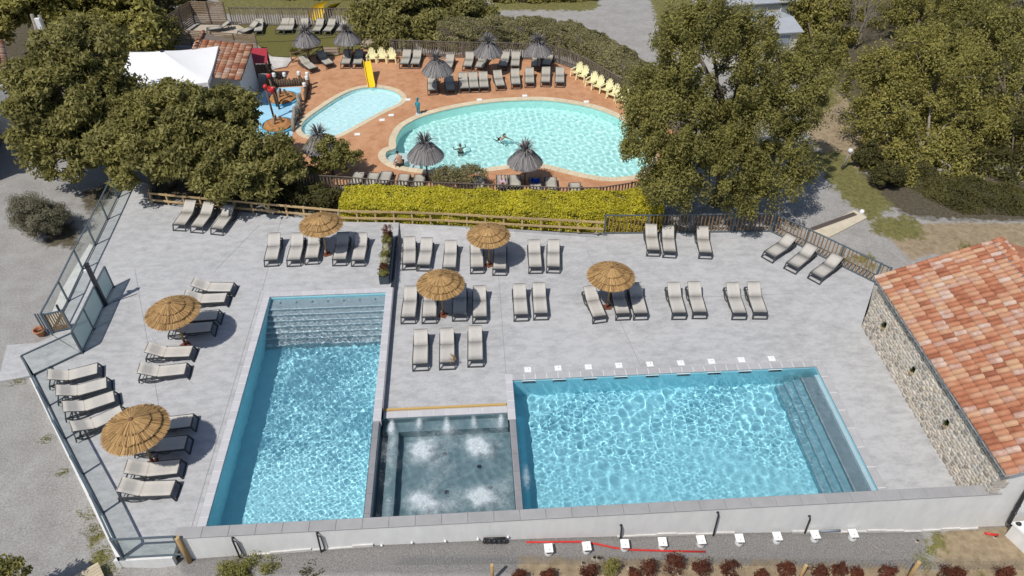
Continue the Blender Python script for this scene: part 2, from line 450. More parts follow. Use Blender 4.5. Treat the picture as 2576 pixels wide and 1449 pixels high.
M_cream = mat('cream_stone', (.62,.52,.36), .75, .10, 3, .1, 40, rnd=.06)
M_white_wall = mat('white_render', (.72,.71,.685), .9, .075, 1.6, .55, 34, stretch=(1.6, 1.6, .45))
M_conc = mat('bare_concrete', (.58,.56,.53), .9, .12, 3, .3, 25)
M_dark = mat('anthracite_metal', (.035,.042,.05), .45, .1, 8, metal=.3)
M_fence_grey = mat('blue_grey_metal', (.115,.145,.165), .45, .08, 8, metal=.2)
M_white = mat('white_plastic', (.80,.80,.78), .45, .03, 3)
M_joint = mat('joint_filler', (.25,.245,.25), .9, .1)

def flat(name, polys_z, m, thick=.3):
    b = MB()
    for poly, z in polys_z: b.prism([(p[0], p[1]) for p in poly], (lambda p, z=z: (z(p) if callable(z) else z) - thick), z)
    o = b.build(name, m); o['kind'] = 'structure'; return o
left_poly = [(p.x, p.y) for p in LB] + [(p.x, p.y) for p in RAIL[:6]] + [(STEP_X, 33.70), (STEP_X, 28.27), (P1[0] - .34, 28.27), (P1[0] - .34, WALL_IN), (-10.9, WALL_IN), (-10.9, 14.43)]
deck_l = flat('pool_deck', [(left_poly, ZL)], M_deck)
strip = [(STEP_X + .001, 33.70), (-1.63, 33.36), (1.99, 32.80), (5.71, 32.25), (6.86, 32.10), (6.99, 32.47), (5.75, 31.12), (3.2, 31.42), (STEP_X + .001, 32.6)]
def ramp_z(p):
    if p[0] < -4 and p[1] < 33: return ZR
    if p[1] < 31.5: return ZR
    if p[0] > 6.9: return ZR
    return -0.06 - (0.29 * max(0, (p[0] - 5)) / 2 if p[0] > 5 else 0)
back_poly = [(STEP_X, 20.66), (1.05, 20.66), (1.05, 22.46), (17.95, 22.46), (17.95, 24.54), (19.90, 27.55), (16.05, 32.11), (6.99, 32.47), (5.75, 31.12), (3.2, 31.42), (STEP_X, 32.6)]
deck_r = flat('pool_deck', [(back_poly, ZR), ([(15.21, 14.81), (17.95, 14.81), (17.95, 22.459), (15.21, 22.459)], ZR)], M_deck)
walk = MB()
vv = [(p[0], p[1], ramp_z(p)) for p in strip]
walk.add(vv + [(x, y, z - .3) for x, y, z in vv], [tuple(range(len(vv) - 1, -1, -1))] + [(i, (i + 1) % len(vv), len(vv) + (i + 1) % len(vv), len(vv) + i) for i in range(len(vv))])
o = walk.build('deck_ramp', M_deck); o['kind'] = 'structure'
# retaining face beside the step, lip along it
o = MB().box((STEP_X + .02, 26.6, ZR / 2 - .02), (.04, 12.0, .35)).build('step_face', M_grey_tile, deck_l)
o = MB().box((STEP_X - .04, 30.3, .02), (.14, 4.1, .05)).build('step_lip', M_dark, deck_l)
# expansion joints
def joints(parent, segs, z):
    for a, b_ in segs:
        MB().bar((*a, z + .002), (*b_, z + .002), .018, .006).build('expansion_joint', M_joint, parent)
joints(deck_l, [((-13.2, 30.0), (-11.7, 33.9)), ((-12.9, 20.1), (-17.3, 30.6)), ((-10.5, 28.4), (-10.6, 34.3)), ((-14.9, 25.4), (-12.3, 22.4)), ((-10.55, 14.9), (-10.55, 28.3))], ZL)
joints(deck_r, [((1.1, 22.5), (1.1, 31.7)), ((7.1, 22.6), (5.85, 31.1)), ((7.0, 27.0), (15.6, 27.0)), ((-4.0, 27.8), (1.1, 27.6))], ZR)
MB().bar((STEP_X + .2, 32.57, ZR + .012), (5.75, 31.13, ZR + .012), .05, .03).build('ramp_edge', M_coping, deck_r)
# entrance slab outside the gate, concrete footing along the fence
flat('entrance_slab', [([G(a, b_, -.03) for a, b_ in ((-6,960),(18,868),(95,862),(133,845),(205,889),(84,944))], -.03)], M_deck, .15)
flat('fence_footing', [([G(a, b_, -.02) for a, b_ in ((130,842),(172,762),(209,681),(240,619),(225,612),(190,668),(150,735),(118,815))], -.05)], M_conc, .3)
ft = MB()
for a, b_ in ((G(84,946), G(310,1408)),):
    d = (b_ - a).normalized(); n = Vector((d.y, -d.x, 0)); n = n if n.x < 0 else -n
    ft.prism([(q.x, q.y) for q in (a, b_ - d * .05, b_ + n * .16 - d * .05, a + n * .16)], -.7, -.015)
ft.prism([(-12.86, 14.43), (-10.92, 14.43), (-10.92, 14.27), (-12.92, 14.27)], -1.3, -.015)
o = ft.build('fence_footing', M_white_wall); o['kind'] = 'structure'

# ---- pools
def liner(name, c, c2, sc_=3):
    m = mat(name, c, .75, .04, sc_, c2=c2); return m
M_liner = liner('pool_liner', (.33,.665,.755), (.36,.70,.785))
M_liner1 = liner('long_pool_liner', (.40,.74,.82), (.43,.77,.85))
M_step2 = liner('dark_step_liner', (.20,.25,.28), (.24,.29,.32))
M_step3 = liner('blue_step_liner', (.20,.37,.43), (.24,.41,.47))
M_liner_spa = liner('spa_liner', (.185,.275,.305), (.22,.31,.34))
M_step = liner('step_liner', (.34,.385,.41), (.39,.43,.455))
M_edge = liner('step_nosing', (.60,.66,.68), (.62,.68,.70))
M_rear = liner('rear_liner', (.60,.88,.82), (.63,.90,.85))
M_kid = liner('kid_liner', (.70,.88,.87), (.72,.90,.89))
M_water = water_mat('pool_water', (.95, .992, 1.0))
M_water_c = water_mat('clear_water', (.95, .99, 1.0))
def recv(o): o.cycles.is_caustics_receiver = True; return o

def basin(name, r, zt, zf, m):
    x0, x1, y0, y1 = r
    v = [(x0,y0,zf),(x1,y0,zf),(x1,y1,zf),(x0,y1,zf),(x0,y0,zt),(x1,y0,zt),(x1,y1,zt),(x0,y1,zt)]
    b = MB().add(v, [(0,1,2,3),(0,4,5,1),(1,5,6,2),(2,6,7,3),(3,7,4,0)])
    o = recv(b.build(name, m)); o['kind'] = 'structure'; return o

def waves(X, Y, lam, slope, n, seed, dirn=None):
    g = np.random.default_rng(seed); Z = np.zeros_like(X)
    for i in range(n):
        l = math.exp(g.uniform(math.log(lam[0]), math.log(lam[1]))); k = 2 * math.pi / l
        a = g.uniform(0, 2 * math.pi) if dirn is None else dirn + g.normal() * .9
        ph = g.uniform(0, 6.28)
        wx = 0.25 * l * np.sin(X * 1.3 / (l + .6) + ph * 2) ; wy = 0.25 * l * np.cos(Y * 1.1 / (l + .6) + ph)
        Z += slope / k * math.sqrt(2.0 / n) * np.sin(k * ((X + wx) * math.cos(a) + (Y + wy) * math.sin(a)) + ph)
    return Z
def sstep(x): x = np.clip(x, 0, 1); return x * x * (3 - 2 * x)
def water(name, r, z, lam, slope, seed, step, m, poly=None, n=40, mod=None, lam2=None, slope2=0, md=.6):
    x0, x1, y0, y1 = r
    xs = np.linspace(x0, x1, int((x1 - x0) / step) + 1); ys = np.linspace(y0, y1, int((y1 - y0) / step) + 1)
    X, Y = np.meshgrid(xs, ys); W = waves(X, Y, lam, slope, n, seed)
    if lam2: W = W + waves(X, Y, lam2, slope2, n, seed + 50) * (md + (1 - md) * np.sin(X * 1.1 + 1.7 * np.sin(Y * .8 + seed)) * np.sin(Y * .9 + seed))
    if mod is not None: W = W * mod(X, Y)
    I = np.arange(X.size).reshape(X.shape)
    F = np.stack([I[:-1,:-1].ravel(), I[:-1,1:].ravel(), I[1:,1:].ravel(), I[1:,:-1].ravel()], 1)
    V = np.stack([X.ravel(), Y.ravel(), (W + z).ravel()], 1)
    if poly is not None:
        cx = V[F, 0].mean(1); cy = V[F, 1].mean(1)
        F = F[inside(poly, cx, cy)]
        used = np.unique(F); mp = np.zeros(len(V), int); mp[used] = np.arange(len(used)); V = V[used]; F = mp[F]
    o = obj(name, fast_mesh(name, V, F, m, True)); o.cycles.is_caustics_caster = True; o['kind'] = 'structure'; return o

E_ = .004
b1 = basin('pool_basin', P1, -.06, -1.85, M_liner1)
b2 = basin('pool_basin', P2, ZR - .06, -1.9, M_liner)
b3 = basin('spa_basin', SP, ZR - .05, -1.35, M_liner_spa)
water('pool_water', (P1[0] + E_, P1[1] - E_, P1[2] + E_, P1[3] - E_), -.14, (.26, .8), .040, 3, .027, M_water, lam2=(.10, .26), slope2=.062, md=.82, mod=lambda X, Y: .42 + .58 * sstep((Y - 16.6 - .5 * np.sin(X * 1.3)) / 3.4))
water('pool_water', (P2[0] + E_, P2[1] - E_, P2[2] + E_, P2[3] - E_), ZR - .13, (.30, .9), .060, 5, .034, M_water, lam2=(.12, .32), slope2=.06, mod=lambda X, Y: .42 + .62 * sstep((Y - 16.6 - .7 * np.sin(X * .9 + 1) - .05 * (X - 8)) / 3.6))
# steps: long pool (far end), wide pool (right end)
y = P1[3]
for i in range(7):
    dep = .70 if i == 0 else .285
    zt = -.34 - .19 * i
    o = recv(MB().box(((P1[0] + P1[1]) / 2, y - dep / 2, (zt - 1.9) / 2), (P1[1] - P1[0] - .004, dep, zt + 1.9)).build('pool_step', M_step, b1))
    recv(MB().box(((P1[0] + P1[1]) / 2, y - dep + .03, zt + .003), (P1[1] - P1[0] - .01, .06, .012)).build('step_nosing', M_edge, o))
    y -= dep
for k in range(7):
    MB().lathe([(.0, .02), (.05, .02), (.06, 0)], 10, (P1[0] + .5 + k * .76, P1[3] - .22, -.33)).build('step_bubbler', M_edge, b1)
x = P2[1]
for i, (wd, zt) in enumerate(((.16, -.55), (.58, -.78), (.34, -1.0), (.34, -1.22), (.34, -1.44))):
    o = recv(MB().box((x - wd / 2, (P2[2] + P2[3] - .35) / 2, (zt - 1.95) / 2), (wd, P2[3] - P2[2] - .35, zt + 1.95)).build('pool_step', M_edge if i == 0 else M_step2 if i == 1 else M_step3, b2))
    if i: recv(MB().box((x - wd + .03, (P2[2] + P2[3] - .35) / 2, zt + .003), (.045, P2[3] - P2[2] - .36, .012)).build('step_nosing', M_step, o))
    x -= wd
# spa bench
recv(MB().box((SP[0] + .52, 17.3, -.98), (.42, 5.0, .45)).build('spa_bench', M_liner_spa, b3))
recv(MB().box(((SP[0] + SP[1]) / 2, SP[3] - .25, -1.05), (5.2, .5, .5)).build('spa_bench', M_liner_spa, b3))
for sx, sy in ((-1.6, 18.9), (-.2, 18.2), (-1.5, 17.1), (.2, 17.2), (-.4, 15.7)):
    MB().lathe([(0, .02), (.09, .02), (.10, 0)], 14, (sx, sy, -1.35)).build('spa_drain', M_grey_tile, b3)
def plume(X, Y):
    s_ = np.ones_like(X) * .8
    for px, py, a in PLUMES: s_ += 1.6 * np.exp(-((X - px) ** 2 + (Y - py) ** 2) / (.45 ** 2))
    return s_
PLUMES = [(-2.55, 18.72, 1), (-.25, 18.75, 1), (-2.45, 16.25, .9), (-.22, 16.3, .9)]
water('spa_water', (SP[0] + E_, SP[1] - E_, SP[2] + E_, SP[3] - E_), ZR - .12, (.3, 1.0), .045, 11, .045, M_water_c, mod=plume)
# foam
fm = bpy.data.materials.new('foam'); fm.use_nodes = True
nt = fm.node_tree; N = nt.nodes; L = nt.links
N['Principled BSDF'].inputs['Base Color'].default_value = (.80,.86,.88,1); N['Principled BSDF'].inputs['Roughness'].default_value = .8
vcn = N.new('ShaderNodeVertexColor'); vcn.layer_name = 'dens'
ge = N.new('ShaderNodeNewGeometry'); nz = N.new('ShaderNodeTexNoise'); nz.inputs['Scale'].default_value = 9; nz.inputs['Detail'].default_value = 7; nz.inputs['Roughness'].default_value = .75; nz.inputs['Distortion'].default_value = 1.2
L.new(ge.outputs['Position'], nz.inputs['Vector'])
ma = N.new('ShaderNodeMath'); ma.operation = 'MULTIPLY_ADD'; ma.inputs[1].default_value = 1.9; ma.inputs[2].default_value = -1.25; L.new(nz.outputs['Fac'], ma.inputs[0])
mb_ = N.new('ShaderNodeMath'); mb_.operation = 'ADD'; mb_.use_clamp = True; L.new(ma.outputs[0], mb_.inputs[0]); L.new(vcn.outputs[0], mb_.inputs[1])
mc = N.new('ShaderNodeMath'); mc.operation = 'MULTIPLY'; mc.use_clamp = True; L.new(mb_.outputs[0], mc.inputs[0]); L.new(vcn.outputs[0], mc.inputs[1])
md = N.new('ShaderNodeMath'); md.operation = 'MULTIPLY'; md.inputs[1].default_value = .8; L.new(mc.outputs[0], md.inputs[0])
L.new(md.outputs[0], N['Principled BSDF'].inputs['Alpha'])
def foam(x0, x1, y0, y1, z, dens, bump_, step=.05):
    xs = np.arange(x0, x1, step); ys = np.arange(y0, y1, step); X, Y = np.meshgrid(xs, ys)
    D = np.clip(dens(X, Y), 0, 1); Z = z + bump_ * D + .02 * D * waves(X, Y, (.1, .3), 1.0, 20, 4) * 4
    I = np.arange(X.size).reshape(X.shape); F = np.stack([I[:-1,:-1].ravel(), I[:-1,1:].ravel(), I[1:,1:].ravel(), I[1:,:-1].ravel()], 1)
    keep = D.ravel()[F].max(1) > .02; F = F[keep]; V = np.stack([X.ravel(), Y.ravel(), Z.ravel()], 1)
    me = fast_mesh('foam', V, F, fm, True)
    a = me.color_attributes.new('dens', 'FLOAT_COLOR', 'POINT'); d = D.ravel(); a.data.foreach_set('color', np.stack([d, d, d, np.ones_like(d)], 1).astype(np.float32).ravel())
    o = obj('foam', me); o['kind'] = 'stuff'; return o
def spa_d(X, Y):
    d = .27 + .20 * np.sin(X * 2.1 + np.sin(Y * 1.7) * 1.5) * np.sin(Y * 1.9 + np.sin(X * 1.3)) + .10 * np.sin(X * 5.1 + 2.2 * np.sin(Y * 2.3)) * np.sin(Y * 4.3 + 2.0 * np.sin(X * 1.9))
    for px, py, a in PLUMES:
        d = d + a * .9 * np.exp(-((X - px + .05 * np.sin(Y * 17)) ** 2 + (Y - py + .06 * np.sin(X * 13)) ** 2) / (.42 ** 2)) + .40 * a * np.exp(-((X - px - .3 + .2 * np.sin(Y * 5)) ** 2 + (Y - py + .1) ** 2) / (.85 ** 2))
    d = d + .42 * np.exp(-((X - SP[0] - .52 - .06 * np.sin(Y * 4)) / .17) ** 2) * (.7 + .3 * np.sin(Y * 7)) - .2 * np.exp(-((X - SP[0] - .95) / .15) ** 2)
    for k in range(5):
        jx = -3.75 + k * 1.13
        d = d + .62 * np.exp(-((X - jx) / (.08 + .16 * np.clip(20.3 - Y, 0, 2))) ** 2) * np.exp(-((Y - 20.0) / .5) ** 2)
    return d
foam(SP[0] + .02, SP[1] - .02, SP[2] + .02, SP[3] - .02, ZR - .085, spa_d, .07)
foam(P2[0] + .02, P2[0] + .9, 14.9, 18.6, ZR - .09, lambda X, Y: .75 * np.exp(-((X - P2[0] - .22) / .2) ** 2) * (.5 + .5 * np.sin(Y * 2.6 + 1)) * np.clip((18.6 - Y) * 1.5, 0, 1), .03)

# coping tiles
def tile_mesh(l, w, t, m, bev=.012):
    x, y_ = l / 2, w / 2; xi, yi = x - bev, y_ - bev
    v = [(-x,-y_,-t),(x,-y_,-t),(x,y_,-t),(-x,y_,-t),(-x,-y_,-bev),(x,-y_,-bev),(x,y_,-bev),(-x,y_,-bev),(-xi,-yi,0),(xi,-yi,0),(xi,yi,0),(-xi,yi,0)]
    f = [(0,3,2,1),(8,9,10,11)] + [(i,(i+1)%4,4+(i+1)%4,4+i) for i in range(4)] + [(4+i,4+(i+1)%4,8+(i+1)%4,8+i) for i in range(4)]
    return MB().add(v, f).mesh('coping_tile', m)
def tile_row(parent, a, b_, w, zt, size, m, t=.05, name='coping_tile', bed=True, gap=.012):
    a, b_ = Vector((*a, 0)), Vector((*b_, 0)); L_ = (b_ - a).length; n = max(1, round(L_ / size)); d = (b_ - a) / n; ang = math.atan2(d.y, d.x)
    me = tile_mesh(L_ / n - gap, w - .006, t, m)
    for i in range(n):
        p = a + d * (i + .5)
        obj(name, me, parent, True, loc=(p.x, p.y, zt + random.uniform(-.0015, .0015)), rot=(0, 0, ang))
    if bed: MB().bar((a.x, a.y, zt - .033), (b_.x, b_.y, zt - .033), w - .012, .052).build('mortar_bed', M_grout, parent)
cp = thing('pool_coping', None, None, (-7.2, 21, 0), kind='structure')
tile_row(cp, (P1[0] - .17, 14.83), (P1[0] - .17, P1[3] + .34), .34, .006, .5, M_coping)
tile_row(cp, (P1[0], P1[3] + .17), (P1[1], P1[3] + .17), .34, .006, .5, M_coping)
tile_row(cp, (P1[1] + .17, 19.97), (P1[1] + .17, P1[3] + .34), .34, .006, .55, M_coping)
MB().box((P1[1] + .17, 19.945, -.2), (.34, .04, .36)).build('coping_end', M_coping, cp)
cp2 = thing('pool_coping', None, None, (8, 22, ZR), kind='structure')
tile_row(cp2, (P2[0], P2[3] + .17), (P2[1], P2[3] + .17), .34, ZR + .006, .5, M_coping2, gap=.022)
tile_row(cp2, (P2[1] + .17, 14.83), (P2[1] + .17, P2[3] + .34), .34, ZR + .006, .95, M_coping2, gap=.022)
tile_row(cp2, (P2[0] - .165, 19.95), (P2[0] - .165, P2[3] + .34), .33, ZR + .006, .55, M_coping)
cp3 = thing('spa_coping', None, None, (-1.5, 20.5, ZR), kind='structure')
tile_row(cp3, (STEP_X + .02, SP[3] + .165), (1.045, SP[3] + .165), .33, ZR + .006, .54, M_coping)
# low divider walls
for nm, x0, x1, zt in (('pool_divider', P1[1], SP[0], -.075), ('pool_divider', SP[1], P2[0], ZR + .0)):
    dv = thing(nm, None, None, ((x0 + x1) / 2, 17, zt), kind='structure')
    MB().box(((x0 + x1) / 2, 17.38, (zt - 1.9) / 2 - .03), (x1 - x0 - .004, 5.15, zt + 1.9 - .06)).build('divider_core', M_coping, dv)
    tile_row(dv, ((x0 + x1) / 2, 14.83), ((x0 + x1) / 2, 19.94), x1 - x0 - .02, zt, .85, M_grey_tile, bed=False, t=.04)
pk = MB().box((-1.53, 20.735, ZR + .035), (5.1, .09, .07)).build('timber_edging', mat('yellow_timber', (.52,.34,.12), .7, .15, 5, stretch=(2, 20, 20)))
tag(pk, 'long yellow timber batten lying on the deck behind the spa', 'batten')

# skimmer mouths in the far wall of the wide pool and lids on the deck
lidpx = [(1328,931),(1404,927),(1480.5,924),(1557,920),(1635,917),(1713,914),(1790,910),(1865.5,906),(1941.5,903)]
lm = MB().add([(-.15,-.15,0),(.15,-.15,0),(.15,.15,0),(-.15,.15,0),(-.15,-.15,.012),(.15,-.15,.012),(.15,.15,.012),(-.15,.15,.012),(-.14,-.14,.016),(.14,-.14,.016),(.14,.14,.016),(-.14,.14,.016)],
     [(0,1,5,4),(1,2,6,5),(2,3,7,6),(3,0,4,7),(4,5,9,8),(5,6,10,9),(6,7,11,10),(7,4,8,11),(8,9,10,11)]).mesh('skimmer_hatch', M_white)
hole = MB().lathe([(.0, .018), (.018, .018), (.018, .012)], 8, (.03, .03, 0)).mesh('finger_hole', M_dark)
for i, (px, py) in enumerate(lidpx):
    p = G(px, py, ZR)
    o = obj('skimmer_hatch', lm, loc=(p.x, p.y + .02, ZR + .003)); tag(o, f'white square skimmer lid on the deck edge, {ordinal(i)} of nine from the left', 'hatch', 'white skimmer lids behind the wide pool')
    obj('finger_hole', hole, o, False)
    s = MB()
    for dx in (-.29, .29): s.box((p.x + dx, P2[3] - .012, ZR - .17), (.03, .03, .16))
    for dz in (-.08, .08): s.box((p.x, P2[3] - .012, ZR - .17 + dz), (.61, .03, .03))
    o = s.build('skimmer_mouth', M_edge, b2)
    MB().box((p.x, P2[3] - .006, ZR - .17), (.55, .01, .13)).build('skimmer_opening', M_dark, o)

# ---- rear terrace and pools
ter_px = [(668,300),(664,205),(700,160),(735,140),(735,108),(975,128),(1290,145),(1379,150),(1433,168),(1480,187),(1520,210),(1600,262),(1720,340),(1730,430),(1640,478),(1460,492),(1290,486),(1100,478),(960,470),(860,466),(735,484),(690,470),(690,350)]
ter = [(p.x, p.y) for p in (G(a, b_, ZB) for a, b_ in ter_px)]
def ring_sheet(name, outer, holes, z, m):
    """terrace sheet on a fine grid with the pool mouths left open"""
    O = np.array(outer); xs = np.arange(O[:,0].min(), O[:,0].max() + .2, .2); ys = np.arange(O[:,1].min(), O[:,1].max() + .2, .2)
    X, Y = np.meshgrid(xs, ys); I = np.arange(X.size).reshape(X.shape)
    F = np.stack([I[:-1,:-1].ravel(), I[:-1,1:].ravel(), I[1:,1:].ravel(), I[1:,:-1].ravel()], 1)
    cx = X.ravel()[F].mean(1); cy = Y.ravel()[F].mean(1); k = inside(outer, cx, cy)
    for h in holes: k &= ~inside(h, cx, cy)
    F = F[k]; used = np.unique(F); mp = np.zeros(X.size, int); mp[used] = np.arange(len(used))
    V = np.stack([X.ravel(), Y.ravel(), np.full(X.size, z)], 1)[used]
    o = obj(name, fast_mesh(name, V, mp[F], m)); o['kind'] = 'structure'; return o
ring_sheet('terrace', ter, [offset_loop(BIG, .2), offset_loop(KID, .2)], ZB, M_terra)
def organic_pool(loop, wc, zf, m, wm, lam, slope, seed):
    bo = MB(); n = len(loop)
    lp = [(p[0], p[1]) for p in loop]
    if sum(lp[i][0] * lp[(i+1) % n][1] - lp[(i+1) % n][0] * lp[i][1] for i in range(n)) < 0: lp = lp[::-1]
    v = [(x, y, zf) for x, y in lp] + [(x, y, ZB - .02) for x, y in lp]
    bo.add(v, [tuple(range(n))] + [((i + 1) % n, i, n + i, n + (i + 1) % n) for i in range(n)])
    ba = recv(bo.build('pool_basin', m)); ba['kind'] = 'structure'
    P = np.array(lp); o_ = offset_loop(lp, .03)
    water('pool_water', (P[:,0].min() - .1, P[:,0].max() + .1, P[:,1].min() - .1, P[:,1].max() + .1), ZB - .12, lam, slope, seed, .07, wm, poly=o_)
    rim = thing('pool_coping', None, None, (P[:,0].mean(), P[:,1].mean(), ZB), kind='structure')
    a_, b_ = offset_loop(lp, -.04), offset_loop(lp, wc)
    k = 2
    for i in range(0, n, k):
        idx = [(i + j) % n for j in range(k + 1)]
        inn = [Vector((*a_[j], 0)) for j in idx]; ou = [Vector((*b_[j], 0)) for j in idx]
        g = .012
        for arr in (inn, ou):
            d0 = (arr[1] - arr[0]).normalized() * g / 2; d1 = (arr[-1] - arr[-2]).normalized() * g / 2
            arr[0] = arr[0] + d0; arr[-1] = arr[-1] - d1
        poly = [(p.x, p.y) for p in inn] + [(p.x, p.y) for p in reversed(ou)]
        MB().prism(poly, ZB - .05, ZB + .02 + random.uniform(-.002, .002)).build('coping_stone', M_cream, rim)
    return ba
bb = organic_pool(BIG, .42, ZB - 1.25, M_rear, M_water_c, (.2, .7), .062, 21)
kb = organic_pool(KID, .34, ZB - .42, M_kid, M_water_c, (.25, .8), .06, 22)
c = G(975, 400, ZB)
for i, (rr, zz) in enumerate(((1.55, ZB - .75), (1.15, ZB - .5), (.8, ZB - .28))):
    recv(MB().lathe([(0, zz), (rr, zz), (rr, zz - .4)], 28, (c.x + .45, c.y - .1, 0)).build('pool_step', mat('white_step', (.72,.76,.72), .8, .04), bb))
# ================================================================= WALLS, BUILDINGS, FENCES
M_tan_wood = mat('tan_post', (.36,.23,.10), .75, .2, 6, stretch=(8, 8, 1))
M_slat_wood = mat('brown_slat', (.27,.165,.075), .75, .22, 7, stretch=(9, 9, 1.2), rnd=.18)
M_rail_wood = mat('yellow_pine', (.47,.335,.17), .75, .18, 6, stretch=(3, 8, 8), rnd=.12)
M_old_wood = mat('weathered_wood', (.155,.125,.10), .85, .25, 6, stretch=(8, 8, 1), rnd=.2)
M_log = mat('dark_log', (.13,.085,.055), .85, .25, 6, rnd=.15)
M_glass = glass_mat('clear_glass', (.94,.965,.96))
M_frost = glass_mat('frosted_glass', (.66,.74,.74), .55)
M_black = mat('black_pipe', (.025,.026,.028), .4, .1)

# parapet wall in front of the pools
pw = thing('parapet_wall', 'long white rendered wall with grey slab coping in front of the pools', 'wall', (4, 14.6, -1))
X0, X1 = -10.55, 18.45
bs = [X0] + [p[0] for p in FRONT if X0 < p[0] < X1] + [X1]
wb = MB(); xs = np.linspace(X0, X1, 30)
zb = np.interp(xs, fx, fz) - .25
vv = [(x, WALL_Y, z) for x, z in zip(xs, zb)] + [(x, WALL_Y, WALL_Z - .05) for x in xs] + [(x, WALL_IN, z) for x, z in zip(xs, zb)] + [(x, WALL_IN, WALL_Z - .05) for x in xs]
n = len(xs)
ff = [(i, i + 1, n + i + 1, n + i) for i in range(n - 1)] + [(2*n + i + 1, 2*n + i, 3*n + i, 3*n + i + 1) for i in range(n - 1)] + [(n + i, n + i + 1, 3*n + i + 1, 3*n + i) for i in range(n - 1)] + [(0, n, 3*n, 2*n), (n - 1, 3*n - 1, 4*n - 1, 2*n - 1)]
wb.add(vv, ff); wb.build('wall_body', M_white_wall, pw)
tile_row(pw, (X0 - .08, (WALL_Y + WALL_IN) / 2 - .01), (18.42, (WALL_Y + WALL_IN) / 2 - .01), .42, WALL_Z, .9, M_cap_tile, t=.045, bed=False, gap=.005)
pl = MB()
for i in range(40):
    a = X0 + i * (X1 - X0) / 40; b_ = a + (X1 - X0) / 40
    if (-9 < a < -4.6) or (4.5 < a < 9) or a > 11:
        za, zb_ = np.interp([a, b_], fx, fz)
        h = .09 + .05 * math.sin(i * 1.7)
        pl.add([(a, WALL_Y - .05, za - .2), (b_, WALL_Y - .05, zb_ - .2), (b_, WALL_Y - .05, zb_ + h), (a, WALL_Y - .05, za + h), (a, WALL_Y, za + h), (b_, WALL_Y, zb_ + h)], [(0, 1, 2, 3), (3, 2, 5, 4)])
pl.build('plinth', M_conc, pw)

# stone building with tiled roof
EAVE, RIDGE_X, SL = 2.53, 22.5, .385
BX, BY0, BY1 = 17.95, 14.50, 24.48
hb = thing('stone_building', 'stone walled building with red canal tile roof beside the right deck', 'building', (20, 19.5, ZR))
wl = MB()
RZ = lambda x: EAVE + .06 + (x - 17.62) * SL
v = [(BX, BY0, -3), (29, BY0, -3), (29, BY1, -3), (BX, BY1, -3), (BX, BY0, EAVE - .02), (29, BY0, EAVE - .02), (29, BY1, EAVE - .02), (BX, BY1, EAVE - .02), (RIDGE_X, BY0, RZ(RIDGE_X) - .12), (RIDGE_X, BY1, RZ(RIDGE_X) - .12)]
wl.add(v, [(0, 1, 5, 8, 4), (1, 2, 6, 5), (3, 7, 9, 6, 2), (0, 4, 7, 3)])
M_mortar = mat('mortar', (.66,.60,.50), .95, .12, 9, .5, 40)
wl.build('wall', M_white_wall, hb)
MB().box((BX - .006, (BY0 + BY1) / 2 - .0, (EAVE - .05 + ZR) / 2), (.02, BY1 - BY0 + .02, EAVE - .05 - ZR)).build('mortar_face', M_mortar, hb)
stone_stops = [(0, (.25,.225,.195)), (.25, (.38,.335,.28)), (.45, (.50,.42,.33)), (.65, (.56,.50,.43)), (.8, (.36,.335,.305)), (1, (.62,.55,.46))]
M_stone = ramp_piece_mat('wall_stone', stone_stops, .9, 9, .3, .4)
M_stone_i = ramp_piece_mat('wall_stones', stone_stops, .9, 9, .3, .4, isl=True)
stone_meshes = []
def stone_shape(seed):
    g = random.Random(seed); v = []; n = 8
    for lev, (rr, dx) in enumerate(((1.0, 0), (.93, .62), (.55, 1.0))):
        for k in range(n):
            a = 2 * math.pi * k / n + .2
            e = 2.6
            cx_, sy_ = math.cos(a), math.sin(a)
            q = (abs(cx_) ** e + abs(sy_) ** e) ** (-1 / e) * g.uniform(.90, 1.04)
            v.append((-dx, cx_ * q * rr, sy_ * q * rr))
    f = [(l * n + k, (l + 1) * n + k, (l + 1) * n + (k + 1) % n, l * n + (k + 1) % n) for l in range(2) for k in range(n)] + [tuple(2 * n + k for k in range(n))]
    return v, f
SH = [stone_shape(i) for i in range(8)]
for v, f in SH: stone_meshes.append(MB().add(v, f).mesh('stone', M_stone, False))
recs = []
z = ZR + .02; row = 0
niches = [GX for GX in ()]
NI = [(23.05, 1.12), (20.35, 1.12), (17.55, 1.12)]
while z < EAVE - .1:
    h = random.uniform(.12, .20); y = BY0 + random.uniform(-.02, .0)
    while y < BY1:
        w = random.uniform(.14, .34) if random.random() < .85 else random.uniform(.34, .5)
        w = min(w, BY1 + .02 - y)
        if w < .06: break
        cy_, cz_ = y + w / 2, z + h / 2 + random.uniform(-.015, .015)
        if not any(abs(cy_ - ny) < .14 and abs(cz_ - nz_) < .18 for ny, nz_ in NI):
            recs.append((w * h, cy_, cz_, w / 2 - .014, h / 2 - .012, random.uniform(.025, .06), random.randrange(8)))
        y += w
    z += h
# quoins on the near corner
recs.sort(reverse=True)
for a, cy_, cz_, wy, hz, dp, k in recs[:290]:
    obj('stone', stone_meshes[k], hb, True, loc=(BX - .012, cy_, cz_), scl=(dp, wy, hz), rot=(random.uniform(-.08, .08), 0, 0))
rest = MB()
for a, cy_, cz_, wy, hz, dp, k in recs[290:]:
    v, f = SH[k]; rest.add([(BX - .012 + p[0] * dp, cy_ + p[1] * wy, cz_ + p[2] * hz) for p in v], f)
rest.build('stones', M_stone_i, hb)['kind'] = 'stuff'
for k in range(3):
    zz = 1.2 + k * .33; dx = .42 if k % 2 else .26
    q = MB().box((BX + dx / 2 - .02, BY0 - .03, zz), (dx, .12, .30)).build('quoin_stone', M_stone, hb)
